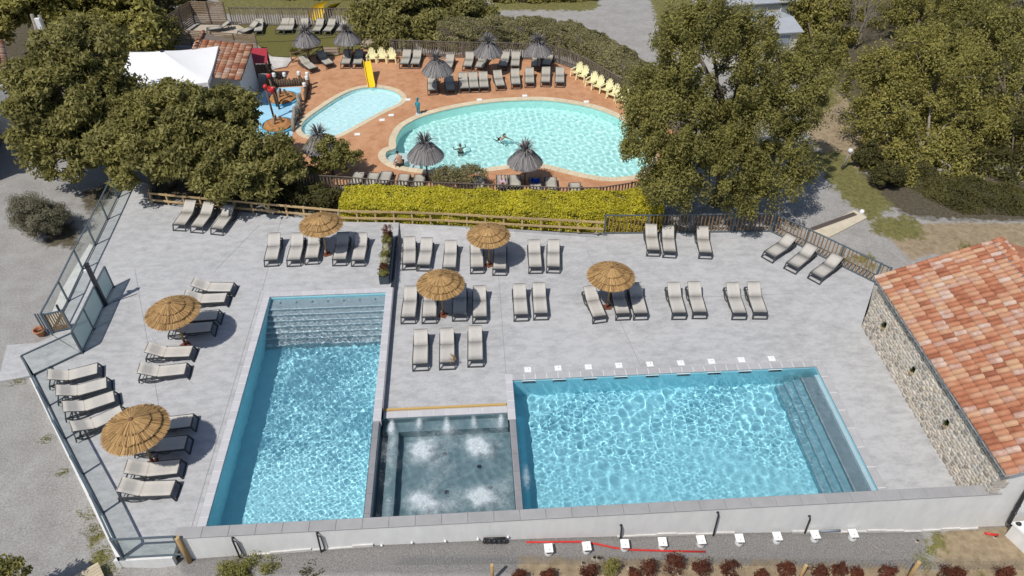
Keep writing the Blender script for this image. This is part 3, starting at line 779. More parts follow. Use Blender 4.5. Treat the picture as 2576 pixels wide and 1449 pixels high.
# corbels / wall plants in small recesses
M_fern = leaf_mat('fern', (.05,.07,.02), (.10,.12,.03))
M_corbel = mat('corbel_stone', (.40,.30,.18), .9, .2, 12, .3)
for i, (ny, nz_) in enumerate(NI):
    t = thing('wall_niche_plant', f'dark fern in a recess of the stone wall, {ordinal(i)} from the far end', 'plant', (BX - .02, ny, nz_), group='ferns in the stone wall')
    MB().box((BX - .07, ny - .04, nz_ - .16), (.14, .16, .08)).build('corbel', M_corbel, t)
    MB().box((BX - .001, ny, nz_), (.03, .20, .26)).build('recess', M_black, t)
    b_ = MB()
    for j in range(26):
        a = random.uniform(-1.3, 1.3); e_ = random.uniform(-.9, .9); l = random.uniform(.09, .2)
        d = Vector((-math.cos(a) * math.cos(e_), math.sin(a) * math.cos(e_), math.sin(e_))) * l; s = Vector((0, d.z, -d.y)).normalized() * .025 if d.yz.length > .01 else Vector((0, .025, 0))
        o0 = Vector((BX - .03, ny, nz_)); b_.add([o0, o0 + d * .5 + s, o0 + d, o0 + d * .5 - s], [(0, 1, 2, 3)])
    b_.build('fronds', M_fern, t)
# roof tiles
tile_stops = [(0, (.27,.10,.055)), (.2, (.39,.155,.085)), (.4, (.44,.205,.12)), (.55, (.47,.255,.16)), (.7, (.52,.33,.20)), (.85, (.43,.25,.195)), (1, (.54,.41,.33))]
M_rtile = ramp_piece_mat('roof_tile', tile_stops, .85, 3.2, .75, .25)
M_rtile_i = ramp_piece_mat('roof_tiles', tile_stops, .85, 3.2, .75, .25, isl=True)
def canal_profile(w, seg=7):
    """across the tile: a flat pan then a high round roll"""
    pts = [(0, 0.0), (.10 * w, -.008)]
    for k in range(seg):
        a = math.pi * k / (seg - 1); pts.append((.13 * w + (1 - math.cos(a)) / 2 * .87 * w, .002 + math.sin(a) ** .8 * .085))
    return pts
def canal_tile(w, l, m):
    pr = canal_profile(w); n = len(pr); v = []
    for (u, lift) in ((0, .038), (l, .0)):
        v += [(u, y, z + lift) for y, z in pr]
    v += [(0, y, z + .004) for y, z in pr]
    f = [(i, n + i, n + i + 1, i + 1) for i in range(n - 1)] + [(2 * n + i, i, i + 1, 2 * n + i + 1) for i in range(n - 1)]
    return v, f
def roof(parent, org, du, dv, nu, nv, lu, wv, limit, m_one, m_rest, jitter=.006):
    """org: eave corner; du up the slope, dv along the eave"""
    du, dv = Vector(du).normalized(), Vector(dv).normalized(); nn = du.cross(dv).normalized()
    if nn.z < 0: nn = -nn
    v, f = canal_tile(wv * .99, lu * 1.12, None)
    base = MB().add(v, f).mesh('roof_tile', m_one, False)
    base.polygons.foreach_set('use_smooth', [i < 8 for i in range(len(base.polygons))])
    Mx = Matrix((du, dv, nn)).transposed().to_4x4()
    spots = []
    for i in range(nu):
        for j in range(nv):
            p = Vector(org) + du * (i * lu) + dv * (j * wv)
            spots.append(p + nn * random.uniform(0, jitter) + du * random.uniform(-.008, .008))
    spots.sort(key=lambda p: (p - Vector((0, 0, CAM_H))).length)
    rest_ = MB()
    def vis(p):
        d = p - Vector((0, 0, CAM_H)); k = d.dot(FW); return abs(d.dot(RT) / k * FOC) < 1310 and abs(d.dot(UP) / k * FOC) < 740
    n1 = 0
    for p in spots:
        if n1 < limit and vis(p):
            o = obj('roof_tile', base, parent, True); o.matrix_basis = Matrix.Translation(p) @ Mx; n1 += 1
        else:
            rest_.add([Mx @ Vector(q) + p for q in v], f)
    if rest_.v: rest_.build('roof_tiles', m_rest, parent)['kind'] = 'stuff'
E0 = Vector((17.62, 14.06, EAVE + .07))
up = Vector((1, 0, SL)).normalized()
nv = 43; wv = (24.62 - 14.06) / nv
nu = int(((RIDGE_X - 17.62) / up.x) / .45) + 1
roof(hb, E0, up, (0, 1, 0), nu, nv, .45, wv, 295, M_rtile, M_rtile_i)
MB().add([(17.66, 14.10, EAVE - .03), (RIDGE_X, 14.10, EAVE - .03 + (RIDGE_X - 17.66) * SL), (RIDGE_X, 24.6, EAVE - .03 + (RIDGE_X - 17.66) * SL), (17.66, 24.6, EAVE - .03),
          (17.66, 14.10, EAVE + .05), (RIDGE_X, 14.10, EAVE + .05 + (RIDGE_X - 17.66) * SL), (RIDGE_X, 24.6, EAVE + .05 + (RIDGE_X - 17.66) * SL), (17.66, 24.6, EAVE + .05)],
         [(0, 3, 2, 1), (4, 5, 6, 7), (0, 1, 5, 4), (3, 7, 6, 2), (0, 4, 7, 3)]).build('roof_deck', M_conc, hb)
MB().add([(RIDGE_X, 14.10, RZ(RIDGE_X)), (29.5, 14.10, RZ(RIDGE_X) - 6.4 * SL), (29.5, 24.6, RZ(RIDGE_X) - 6.4 * SL), (RIDGE_X, 24.6, RZ(RIDGE_X))], [(0, 1, 2, 3)]).build('far_roof_slope', M_rtile, hb)
MB().box((RIDGE_X - .28, 19.35, RZ(RIDGE_X - .28) + .05), (.10, 10.4, .05)).build('ridge_flashing', mat('lead_flashing', (.20,.21,.25), .5, .15), hb)
hc = MB()
for k in range(7):
    a = math.pi * k / 6; hc.v.append((.13 * math.cos(a), 0, .11 * math.sin(a)))
for k in range(7):
    a = math.pi * k / 6; hc.v.append((.15 * math.cos(a), .46, .135 * math.sin(a)))
hc.f = [(k, k + 1, 8 + k, 7 + k) for k in range(6)] + [tuple(range(6, -1, -1))]
hm = hc.mesh('ridge_tile', M_rtile, True)
for k in range(25): obj('ridge_tile', hm, hb, True, loc=(RIDGE_X, 14.05 + k * .42, RZ(RIDGE_X) + .02))

# ---- glass fence along the left of the deck
M_glass_rail = M_fence_grey
def glass_run(label, pts, h=1.2, z=0.0, frost=False, posts=True, rail=True):
    c = sum((Vector((p.x, p.y, 0)) for p in pts), Vector()) / len(pts)
    t = thing('glass_fence', label, 'fence', (c.x, c.y, z))
    for i, p in enumerate(pts):
        if posts: 
            MB().box((p.x, p.y, z + h / 2), (.07, .07, h)).build('post', M_glass_rail, t)
            MB().box((p.x, p.y, z + .01), (.16, .16, .02)).build('post_foot', M_glass_rail, t)
        if i:
            a, b_ = pts[i - 1], p; d = (b_ - a).normalized()
            a2, b2_ = a + d * .05, b_ - d * .05
            if rail: MB().bar((a.x, a.y, z + h), (b_.x, b_.y, z + h), .065, .05).build('top_rail', M_glass_rail, t)
            MB().bar((a2.x, a2.y, z + .07), (b2_.x, b2_.y, z + .07), .05, .05).build('bottom_rail', M_glass_rail, t)
            MB().bar((a2.x, a2.y, z + h / 2 + .02), (b2_.x, b2_.y, z + h / 2 + .02), .012, h - .12).build('glass_pane', M_frost if frost else M_glass, t)
    return t
glass_run('clear glass fence in grey frames running past the round bush', [G(a, b_) for a, b_ in ((318,458),(297,497),(271,552),(240,616),(209,678),(172,758),(130,839))], 1.25)
glass_run('single clear glass panel between the frosted screen and the gravel', [G(207,888), G(84,946)], 1.25)
glass_run('clear glass fence in grey frames beside the four tilted loungers', [G(a, b_) for a, b_ in ((84,946),(122,1022),(162,1106),(207,1195),(257,1292),(308,1402))], 1.2)
glass_run('short clear glass panel closing the deck beside the white wall', [G(310,1405), G(462,1397)], 1.2)
glass_run('frosted glass screen panels sheltering the entrance gate', [G(208,886), G(235,829), G(261,772), G(286,722)], 1.3, frost=True)
t = thing('gate_post', 'tall dark post standing over the frosted glass screen', 'post', G(266, 768))
p = G(266, 768); MB().box((p.x, p.y, 1.25), (.16, .16, 2.5)).build('post_body', M_dark, t); MB().box((p.x, p.y, 2.52), (.2, .2, .04)).build('post_cap', M_dark, t)
MB().tube([(p.x + .3, p.y + .2, .015), (p.x + 1.25, p.y + .75, .015)], .014, 6).build('bolt_rod', M_dark, t)
MB().box((p.x - .16, p.y + .04, 2.1), (.2, .1, .12)).build('hinge', M_white, t)
# slatted gate
a, b_ = G(134, 838), G(180, 828)
t = thing('slatted_gate', 'small gate of upright brown slats in a grey frame', 'gate', a)
for q in (a, b_): MB().box((q.x, q.y, .6), (.08, .08, 1.2)).build('gate_stile', M_fence_grey, t)
for zz in (.1, 1.15): MB().bar((a.x, a.y, zz), (b_.x, b_.y, zz), .05, .06).build('gate_rail', M_fence_grey, t)
for k in range(7):
    q = a.lerp(b_, (k + .8) / 7.6); MB().box((q.x, q.y, .62), (.06, .03, 1.0), math.atan2((b_ - a).y, (b_ - a).x)).build('slat', M_slat_wood, t)
for k in range(3): MB().box((a.x - .12 * (k + 1), a.y + .02, .6), (.05, .05, 1.2)).build('frame_post', M_fence_grey, t)
MB().box((b_.x - .1, b_.y, 1.3), (.06, .09, .4)).build('lock_box', M_black, t)

# ---- post-and-rail fence behind the deck
t = thing('rail_fence', 'low yellow post and rail timber fence along the back of the deck', 'fence', (-5, 34, 0))
def along(pts, step):
    out = []; carry = 0.0
    for i in range(len(pts) - 1):
        a, b_ = pts[i], pts[i + 1]; L_ = (b_ - a).length; s = carry
        while s < L_: out.append((a.lerp(b_, s / L_), (b_ - a).normalized())); s += step
        carry = s - L_
    return out
rl = [Vector((p.x, p.y + .06, 0)) for p in RAIL]
for q, d in along(rl, 1.0):
    o = MB().box((q.x, q.y, .33), (.09, .10, .78), math.atan2(d.y, d.x)).build('post', M_rail_wood, t)
for i in range(len(rl) - 1):
    for zz, hh in ((.70, .12), (.26, .12)):
        a, b_ = rl[i], rl[i + 1]
        MB().bar((a.x, a.y - .07, zz), (b_.x, b_.y - .07, zz + random.uniform(-.006, .006)), .035, hh).build('rail', M_rail_wood, t)
a0 = G(377, 470); 
MB().bar((a0.x, a0.y, .70), (rl[0].x, rl[0].y, .70), .035, .12).build('rail', M_rail_wood, t)
MB().bar((a0.x, a0.y, .26), (rl[0].x, rl[0].y, .26), .035, .12).build('rail', M_rail_wood, t)

# ---- slatted fences in grey frames, right side
def slat_fence(name, label, pts, h, step, pstep, z, mslat, mfr, sw=.055, st=.03, gap=.06, rails=True, twist=0.0, cover=.0):
    c = sum(pts, Vector()) / len(pts)
    t = thing(name, label, 'fence', (c.x, c.y, z))
    me = MB().box((0, 0, (h - .12) / 2 + gap), (sw, st, h - .12)).mesh('slat', mslat)
    for q, d in along(pts, step):
        obj('slat', me, t, True, loc=(q.x, q.y, z), rot=(random.uniform(-.02, .02), random.uniform(-.02, .02), math.atan2(d.y, d.x) + twist))
    for q, d in along(pts, pstep) + [(pts[-1], (pts[-1] - pts[-2]).normalized())]:
        MB().box((q.x, q.y, z + (h + .04) / 2), (.09, .07, h + .04), math.atan2(d.y, d.x)).build('post', mfr, t)
    if rails:
        for i in range(len(pts) - 1):
            for zz in (.06, h):
                a, b_ = pts[i], pts[i + 1]; MB().bar((a.x, a.y - .03, z + zz), (b_.x, b_.y - .03, z + zz), .05, .055).build('rail', mfr, t)
    return t
slat_fence('slatted_fence', 'brown slat fence in blue grey frames under the large tree', [GF[0], GF[1]], 1.22, .20, 2.32, ZR, M_slat_wood, M_fence_grey)
slat_fence('slatted_fence', 'brown slat fence in blue grey frames slanting to the tiled building', [GF[1] + Vector((.05, -.05, 0)), GF[2] + Vector((.3, -.35, 0))], 1.22, .20, 1.95, ZR, M_slat_wood, M_fence_grey)

# ---- weathered fences round the rear terrace
rf = [G(a, b_, ZB + 1.25) for a, b_ in ((979,100),(1130,105),(1288,108),(1379,111),(1433,129),(1480,149),(1520,172),(1565,197),(1640,240),(1720,300))]
slat_fence('picket_fence', 'dark weathered picket fence curving behind the rear terrace', [Vector((p.x, p.y, ZB)) for p in rf], 1.25, .17, 1.9, ZB, M_old_wood, M_old_wood, .085, .025)
ff_ = [G(a, b_, ZB + 1.1) for a, b_ in ((690,428),(731,437),(864,444),(966,453),(1094,458),(1288,466),(1428,472),(1513,471),(1608,456),(1680,430))]
slat_fence('picket_fence', 'dark weathered picket fence behind the yellow hedge', [Vector((p.x, p.y, ZB)) for p in ff_], 1.1, .19, 1.9, ZB, M_old_wood, M_old_wood, .085, .025)
pf = [G(a, b_, ZB + 1.3) for a, b_ in ((576,24),(700,26),(840,27),(955,27))]
slat_fence('picket_fence', 'grey picket fence behind the lawn with the sun loungers', [Vector((p.x, p.y, ZB)) for p in pf], 1.5, .20, 2.2, ZB, mat('grey_picket', (.24,.20,.15), .85, .2, 6, rnd=.2), M_old_wood, .11, .025)
# lattice screens
M_lat = mat('lattice_wood', (.26,.19,.13), .85, .25, 6, rnd=.15)
def lattice(label, a, b_, h, z, rows):
    t = thing('lattice_screen', label, 'screen', (a + b_) / 2)
    d = (b_ - a).normalized()
    for k in range(rows):
        zz = z + .1 + (h - .15) * k / (rows - 1)
        MB().bar((a.x, a.y, zz), (b_.x, b_.y, zz), .02, (h / rows) * .72).build('slat', M_lat, t)
    n = max(2, int((b_ - a).length / 1.8))
    for k in range(n + 1):
        q = a.lerp(b_, k / n); MB().box((q.x, q.y - .03, z + h / 2), (.09, .09, h), math.atan2(d.y, d.x)).build('post', M_old_wood, t)
lattice('tall brown slatted screen standing at the head of the lawn', G(491, 60, ZB), G(574, 62, ZB), 1.9, ZB, 12)
lattice('brown slatted screen slanting beside the dark trees', G(436, 98, ZB), G(491, 60, ZB), 1.9, ZB, 12)
lattice('low slatted screen along the back of the tiled hut', G(430, 112, ZB), G(650, 128, ZB), 1.3, ZB, 9)
# ================================================================= FURNITURE
M_sling = mat('taupe_sling', (.47,.442,.40), .8, .05, 9, .15, 220)
M_sling_r = mat('grey_taupe_sling', (.40,.37,.31), .8, .06, 9, .15, 220)
M_frame = mat('charcoal_resin', (.050,.054,.058), .5, .12, 10)
def make_lounger(name, sm):
    """origin on the ground in the middle, head towards +y"""
    t = thing(name, 'lounger', 'sun lounger')
    W = .315
    def side(s):
        x = s * (W + .02); b = MB()
        b.bar((x, -.93, .315), (x, .93, .285), .045, .06)                       # long rail
        arc = [(x, -.62 + .50 * k / 6, .27 - .23 * math.sin(math.pi * k / 6) ** .8) for k in range(7)]
        b.tube([(x, .05, .27), (x, .20, .08), (x, .34, .02), (x, .56, .02), (x, .74, .10), (x, .90, .27)], .028, 6)
        b.tube([(x, .12, .27), (x, .34, .20), (x, .60, .19), (x, .86, .27)], .02, 6)
        b.tube([(x, -.42, .28), (x, -.30, .19), (x, -.10, .17), (x, .08, .26)], .02, 6)
        b.bar((x, .93, .30), (x, .97, .08), .04, .05)
        b.build('side_frame', M_frame, t, world=False)
    side(-1); side(1)
    f = MB()
    for s in (-1, 1):
        f.bar((s * (W + .015), -.93, .34), (s * (W + .03), -1.07, .0), .05, .05)
    f.bar((-W - .02, -.945, .315), (W + .02, -.945, .315), .06, .05)
    f.bar((-W - .05, -1.065, .025), (W + .05, -1.065, .025), .055, .05)
    f.build('foot_frame', M_frame, t, world=False)
    h = MB(); h.bar((-W - .02, .93, .29), (W + .02, .93, .29), .04, .05); h.bar((-W, .30, .26), (W, .30, .26), .035, .03); h.bar((-W, -.3, .27), (W, -.3, .27), .035, .03)
    h.build('cross_bars', M_frame, t, world=False)
    def strip(p, wd, nm):
        v = []; 
        for y, z, sag in p:
            for k in range(5):
                u = k / 2 - 1; v.append((u * wd, y, z - sag * (1 - u * u)))
        n = len(p)
        fs = [(i * 5 + k, i * 5 + k + 1, (i + 1) * 5 + k + 1, (i + 1) * 5 + k) for i in range(n - 1) for k in range(4)]
        lo = len(v); v += [(x, y, z - .012) for x, y, z in v]
        fs += [tuple(lo + i for i in reversed(q)) for q in fs]
        edge = [i * 5 for i in range(n)], [i * 5 + 4 for i in range(n)]
        for e in edge: fs += [(e[i], e[i + 1], lo + e[i + 1], lo + e[i]) for i in range(n - 1)]
        fs += [(k, k + 1, lo + k + 1, lo + k) for k in range(4)] + [((n - 1) * 5 + k, (n - 1) * 5 + k + 1, lo + (n - 1) * 5 + k + 1, lo + (n - 1) * 5 + k) for k in range(4)]
        return MB().add(v, fs).build(nm, sm, t, True, world=False)
    strip([(-.925, .345, 0), (-.6, .345, .012), (-.2, .345, .016), (.19, .345, .01)], W, 'seat_sling')
    strip([(.195, .35, .008), (.45, .475, .014), (.70, .60, .012), (.905, .70, 0)], W - .004, 'back_sling')
    bf = MB()
    for s in (-1, 1): bf.bar((s * (W - .015), .20, .325), (s * (W - .015), .90, .675), .04, .03)
    bf.bar((-W + .03, .895, .68), (W - .03, .895, .68), .03, .03)
    for s in (-1, 1): bf.bar((s * (W - .06), .60, .53), (s * (W - .06), .78, .27), .025, .03)
    bfo = bf.build('back_frame', M_frame, t, world=False)
    hg = MB()
    for s in (-1, 1): hg.lathe([(0, .03), (.022, .02), (.022, -.02)], 8, (s * (W + .01), .195, .36))
    hg.build('hinge', M_frame, bfo, world=False)
    return learn(t)
L0 = make_lounger('sun_lounger', M_sling); L1 = make_lounger('sun_lounger', M_sling_r)
used = {}
def put_lounger(proto, fp, hp, z, label, group, ang=None):
    F = G(*fp, z + .345)
    if ang is None:
        H_ = G(*hp, z + .70); d = (H_ - F); a = math.atan2(d.y, d.x)
    else: a = R(ang)
    rz = a - math.pi / 2
    loc = (F.x + .925 * math.cos(a), F.y + .925 * math.sin(a), z + .001)
    if proto.name not in used:
        used[proto.name] = 1; proto.location = loc; proto.rotation_euler = (0, 0, rz); proto['label'] = label; proto['group'] = group; return proto
    return dup(proto, loc, rz, label, group)
def lounger_row(proto, z, spots, what, where, group):
    n = len(spots)
    for i, s in enumerate(spots):
        lab = f'{what}, {ordinal(i)} from the left {where}'
        put_lounger(proto, (s[0], s[1]), (s[2], s[3]) if len(s) > 3 else None, z, lab, group, s[2] if len(s) == 3 else None)
GRP = 'taupe sling loungers on the grey deck'
lounger_row(L0, ZL, [(450,564.5,480,502),(494,569.5,527.5,506),(545,574.5,580,509.5)], 'taupe sling lounger', 'of three by the rail fence under the tree', GRP)
lounger_row(L0, ZL, [(681,653,689.5,586),(738,653,748.5,585),(783,648,790,583),(853,651.5,863,583),(900,653,909,585)], 'taupe sling lounger', 'in the row behind the long pool', GRP)
lounger_row(L0, ZR, [(1029,662,1029.5,595),(1065,665,1074,597),(1130,672,1134.5,603),(1200,671.5,1198,603),(1256.5,676,1259,609),(1347,671,1343.5,603),(1392,670,1393,603)], 'taupe sling lounger', 'in the middle row nearest the yellow hedge', GRP)
lounger_row(L0, ZR, [(1026.5,796.5,1033,720),(1079.5,796,1082,720),(1156,790,1157,714),(1207,795.5,1206,719),(1311,790,1306,711),(1360.5,787,1355.5,708),(1508,794.5,1483,718),(1567,787.5,1553,714),(1612,787,1599,714),(1709,786,1694,708),(1760.5,784,1746,707),(1860.5,786.5,1842,708),(1913,785,1895,706.5)], 'taupe sling lounger', 'in the long row across the middle deck', GRP)
lounger_row(L0, ZR, [(1057,914,1058,824.5),(1124.5,911,1124,822),(1196,904.5,1195,819)], 'taupe sling lounger', 'of three in front of the spa', GRP)
lounger_row(L0, ZR, [(1644,628,1637.5,561),(1685,632,1680.5,564.5),(1775.5,634.5,1767,567)], 'taupe sling lounger', 'of three against the slatted fence', GRP)
lounger_row(L0, ZR, [(1937,639,1997.5,588),(1994,667,2047,613),(2054.5,692,2111,639)], 'taupe sling lounger', 'of three set askew near the tiled building', GRP)
SIDE = [(583,722,480,707,'farthest from the camera'), (567,748,470,738,'second farthest from the camera'), (547,791,450,783,'third farthest and shaded'), (532,821,425,815,'fourth farthest and shaded'), (480,883,369,872,'fifth from the far end'), (466,927,347,924,'nearest the camera')]
for s in SIDE: put_lounger(L0, s[:2], s[2:4], ZL, f'taupe sling lounger by the entrance screen facing the pool, {s[4]}', GRP)
CORN = [(244,926,109,943,'topmost'), (267,962,129.5,983,'second from the top'), (286,996,148,1024.5,'third from the top'), (306,1032,172,1074.5,'half under the parasol')]
for s in CORN: put_lounger(L0, s[:2], s[2:4], ZL, f'taupe sling lounger tilted beside the glass fence, {s[4]}', GRP)
NEAR = [(482,1057,372,1054,'behind the parasol'), (467,1112,350,1108,'in the parasol shade'), (449,1173,310,1172,'just in front of the parasol'), (434,1227,296,1217,'nearest the white wall')]
for s in NEAR: put_lounger(L0, s[:2], s[2:4], ZL, f'taupe sling lounger by the near parasol facing the pool, {s[4]}', GRP)
GR2 = 'grey taupe loungers round the rear pools'
lounger_row(L1, ZB, [(788,171,754,136),(829,160,801.5,125),(868,160,875,122),(898,160,904,122)], 'grey sling lounger', 'of four below the lawn', GR2)
lounger_row(L1, ZB, [(1016,160,1025,122),(1043,160.5,1051.5,122),(1124,172,1135,130),(1175,166,1183,130),(1205,169,1214,138),(1264,165,1271.5,132),(1295,165,1298,131),(1348,166,1350,133),(1374,162,1382,130)], 'grey sling lounger', 'in the back row along the dark picket fence', GR2)
lounger_row(L1, ZB, [(1088,226,1086,187),(1134,226,1128,185),(1168,221,1164,182),(1193,220,1189,181),(1218,219,1215,178),(1259,215,1250,174),(1298,211,1295,168),(1332.5,208,1332,168),(1372,206,1374,167),(1408,207,1409,167)], 'grey sling lounger', 'in the row facing the round pool', GR2)
lounger_row(L1, ZB + .02, [(522,72,20),(605,80,625,60),(649,77.5,652,42),(703,75,714,50),(725,75,731.5,42),(760,76,766.5,43),(794,77.5,802,52),(821.5,78,831,53),(854,77.5,864,53),(910,77.5,918,55)], 'grey sling lounger', 'on the lawn before the grey fence', GR2)
lounger_row(L1, ZB, [(905,433,-98),(942,435.5,-97),(974,431.5,-97),(1018,438,-96),(1057,439.5,-95),(1205,442,-92),(1263,441,-92),(1295,440,-92),(1345,446,-91),(1385,446,-93),(1446,460,-95)], 'grey sling lounger', 'behind the yellow hedge facing the round pool', GR2)

# ---- straw parasols
def straw_mat(name, c, c2):
    m = ramp_piece_mat(name, [(0, tuple(x * .55 for x in c)), (.35, c), (.7, c2), (1, tuple(min(1, x * 1.25) for x in c2))], .85, 5, .35, .3, isl=True); return m
M_straw = straw_mat('straw', (.30,.172,.07), (.485,.305,.13))
M_thatch = straw_mat('grey_thatch', (.15,.138,.135), (.265,.25,.245))
M_rust = mat('rust_steel', (.16,.055,.03), .7, .2)
M_cap = mat('brown_cap', (.17,.085,.04), .7, .1)
def straw_tier(r0, z0, r1, z1, n, seed, w=.016, thick=.05, over=.06):
    """a ring of reeds laid from the top edge to the rim"""
    g = np.random.default_rng(seed)
    a = (np.arange(n) + g.uniform(-.4, .4, n)) / n * 2 * np.pi
    ra = r0 * g.uniform(.92, 1.02, n); rb = r1 + g.uniform(-over, over * .35, n)
    da = g.normal(0, .02, n); wz = g.uniform(0, thick, n) * .5
    def ring(r, ang, z, wd):
        c, s = np.cos(ang), np.sin(ang)
        return (np.stack([r * c - s * wd, r * s + c * wd, z], 1), np.stack([r * c + s * wd, r * s - c * wd, z], 1))
    sl = (z1 - z0) / (r1 - r0)
    wa = w * r0 / r1 + .004; wm = w
    rm = (ra + rb) / 2
    A1, A2 = ring(ra, a, z0 + sl * (ra - r0) + wz, np.full(n, wa))
    B1, B2 = ring(rm, a + da * .5, z0 + sl * (rm - r0) + wz + .02, np.full(n, (wa + wm) / 2))
    C1, C2 = ring(rb, a + da, z0 + sl * (rb - r0) + wz * .6, np.full(n, wm * .9))
    V = np.stack([A1, A2, B1, B2, C1, C2], 1).reshape(-1, 3)
    k = np.arange(n)[:, None] * 6
    F = np.concatenate([k + [[0, 1, 3, 2]], k + [[2, 3, 5, 4]]], 0)
    return V, F
def make_parasol():
    t = thing('straw_parasol', 'parasol', 'parasol')
    for nm, r0, z0, r1, z1, n, sd in (('lower_tier', .50, 2.08, 1.10, 1.90, 620, 1), ('middle_tier', .25, 2.245, .86, 2.075, 520, 2), ('upper_tier', .05, 2.40, .56, 2.245, 420, 3)):
        under = MB().lathe([(r0 * .9, z0 - .012), (r1 - .05, z1 - .012)], 40)
        V, F = straw_tier(r0, z0, r1, z1, n, sd, w=.0085)
        V2, F2 = straw_tier(r0, z0 - .015, r1, z1 - .015, n // 2, sd + 9, w=.014)
        V = np.concatenate([V, V2]); F = np.concatenate([F, F2 + len(V) - len(V2)])
        vs_ = [tuple(p) for p in V] + under.v
        fs_ = [tuple(int(i) for i in q) for q in F] + [tuple(i + len(V) for i in q) for q in under.f]
        MB().add(vs_, fs_).build(nm, M_straw, t, world=False)
    MB().lathe([(0, 2.455), (.06, 2.45), (.085, 2.425), (.09, 2.38)], 14).build('cap', M_cap, t, True, world=False)
    MB().tube([(0, 0, 0), (0, 0, .9), (0, 0, 2.33)], [.045, .042, .035], 10).build('pole', M_tan_wood, t, True, world=False)
    ribs = MB()
    for k in range(8):
        a = 2 * math.pi * k / 8; ribs.bar((.04 * math.cos(a), .04 * math.sin(a), 2.28), (1.0 * math.cos(a), 1.0 * math.sin(a), 1.92), .025, .025)
    ribs.build('ribs', M_tan_wood, t, world=False)
    bpl = MB().box((0, 0, .012), (.36, .36, .024)).build('base_plate', M_rust, t, world=False)
    MB().tube([(0, 0, .02), (0, 0, .32)], .056, 10).build('pole_sleeve', M_rust, bpl, True, world=False)
    return learn(t)
par = make_parasol()
PAR = [((823,640), ZL, 'straw parasol over the row of loungers behind the long pool', 1.0), ((1231,667), ZR, 'straw parasol in front of the yellow hedge, over the middle row', 1.0), ((1115,793), ZR, 'straw parasol over the left end of the long lounger row', 1.02),
       ((1528,773), ZR, 'straw parasol over the right half of the long lounger row', 1.03), ((467,868), ZL, 'straw parasol over the loungers beside the entrance screen', 1.05), ((386,1166), ZL, 'largest looking straw parasol near the front glass fence', 1.10)]
for i, (px, z, lab, s) in enumerate(PAR):
    p = G(*px, z)
    if i == 0: o = par; o.location = p; o['label'] = lab; o['group'] = 'straw parasols'; o.scale = (s,) * 3; o.rotation_euler = (0, 0, .4)
    else: dup(par, p, random.uniform(0, 6), lab, 'straw parasols', s)

# ---- thatched parasols by the rear pools
def make_thatch():
    t = thing('thatched_parasol', 'parasol', 'parasol')
    V, F = straw_tier(.10, 2.30, 1.06, 1.80, 700, 31, w=.016, thick=.09, over=.08)
    # the skirt droops towards its rim
    r = np.hypot(V[:, 0], V[:, 1]); V[:, 2] -= .22 * np.clip((r - .55) / .5, 0, 1) ** 2; V[:, 2] += .09 * np.sin(np.clip(r / 1.08, 0, 1) * 3.1)
    V2, F2 = straw_tier(.10, 2.22, 1.02, 1.72, 300, 32, w=.025); r = np.hypot(V2[:, 0], V2[:, 1]); V2[:, 2] += .09 * np.sin(np.clip(r / 1.08, 0, 1) * 3.1); V2[:, 2] -= .22 * np.clip((r - .55) / .5, 0, 1) ** 2
    V = np.concatenate([V, V2]); F = np.concatenate([F, F2 + len(V) - len(V2)])
    MB().add([tuple(p) for p in V], [tuple(int(i) for i in q) for q in F]).build('thatch_skirt', M_thatch, t, world=False)
    g = random.Random(5); b = MB()
    for k in range(170):
        a = round(g.uniform(0, 6.28) / .42) * .42 + g.gauss(0, .05); e = g.uniform(.35, 1.3); l = g.uniform(.55, .95)
        d = Vector((math.cos(a) * math.cos(e), math.sin(a) * math.cos(e), math.sin(e))); s = Vector((-math.sin(a), math.cos(a), 0)) * .02
        p0 = Vector((0, 0, 2.34)); p1 = p0 + d * l * .6 + Vector((0, 0, .06)); p2 = p0 + d * l + Vector((0, 0, -.14 * math.cos(e)))
        b.add([p0 - s * .4, p0 + s * .4, p1 + s, p1 - s, p2 + s * .3, p2 - s * .3], [(0, 1, 2, 3), (3, 2, 4, 5)])
    b.build('top_tuft', M_thatch, t, world=False)
    b = MB(); b.lathe([(.13, 2.24), (.11, 2.30), (.10, 2.38)], 14); b.build('binding', M_log, t, True, world=False)
    MB().tube([(0, 0, 0), (0, 0, 2.32)], [.05, .04], 8).build('pole', M_log, t, True, world=False)
    return learn(t)
th = make_thatch()
TH = [((781,158), 'grey thatched parasol nearest the wooden steps'), ((881,153), 'grey thatched parasol behind the three yellow chairs on their left'), ((1104,234), 'grey thatched parasol at the left end of the rear lounger rows'), ((1229,186), 'grey thatched parasol against the middle of the dark picket fence'),
      ((1352,181), 'grey thatched parasol nearest the slanting row of yellow chairs'), ((1076,453), 'grey thatched parasol beside the boy seated at the pool'), ((1320,466), 'grey thatched parasol at the lower middle of the round pool'), ((818,428), 'grey thatched parasol half hidden by the leafy tree')]
for i, (px, lab) in enumerate(TH):
    p = G(*px, ZB)
    if i == 0: th.location = p; th['label'] = lab; th['group'] = 'grey thatched parasols'
    else: dup(th, p, random.uniform(0, 6), lab, 'grey thatched parasols', random.uniform(.96, 1.06))

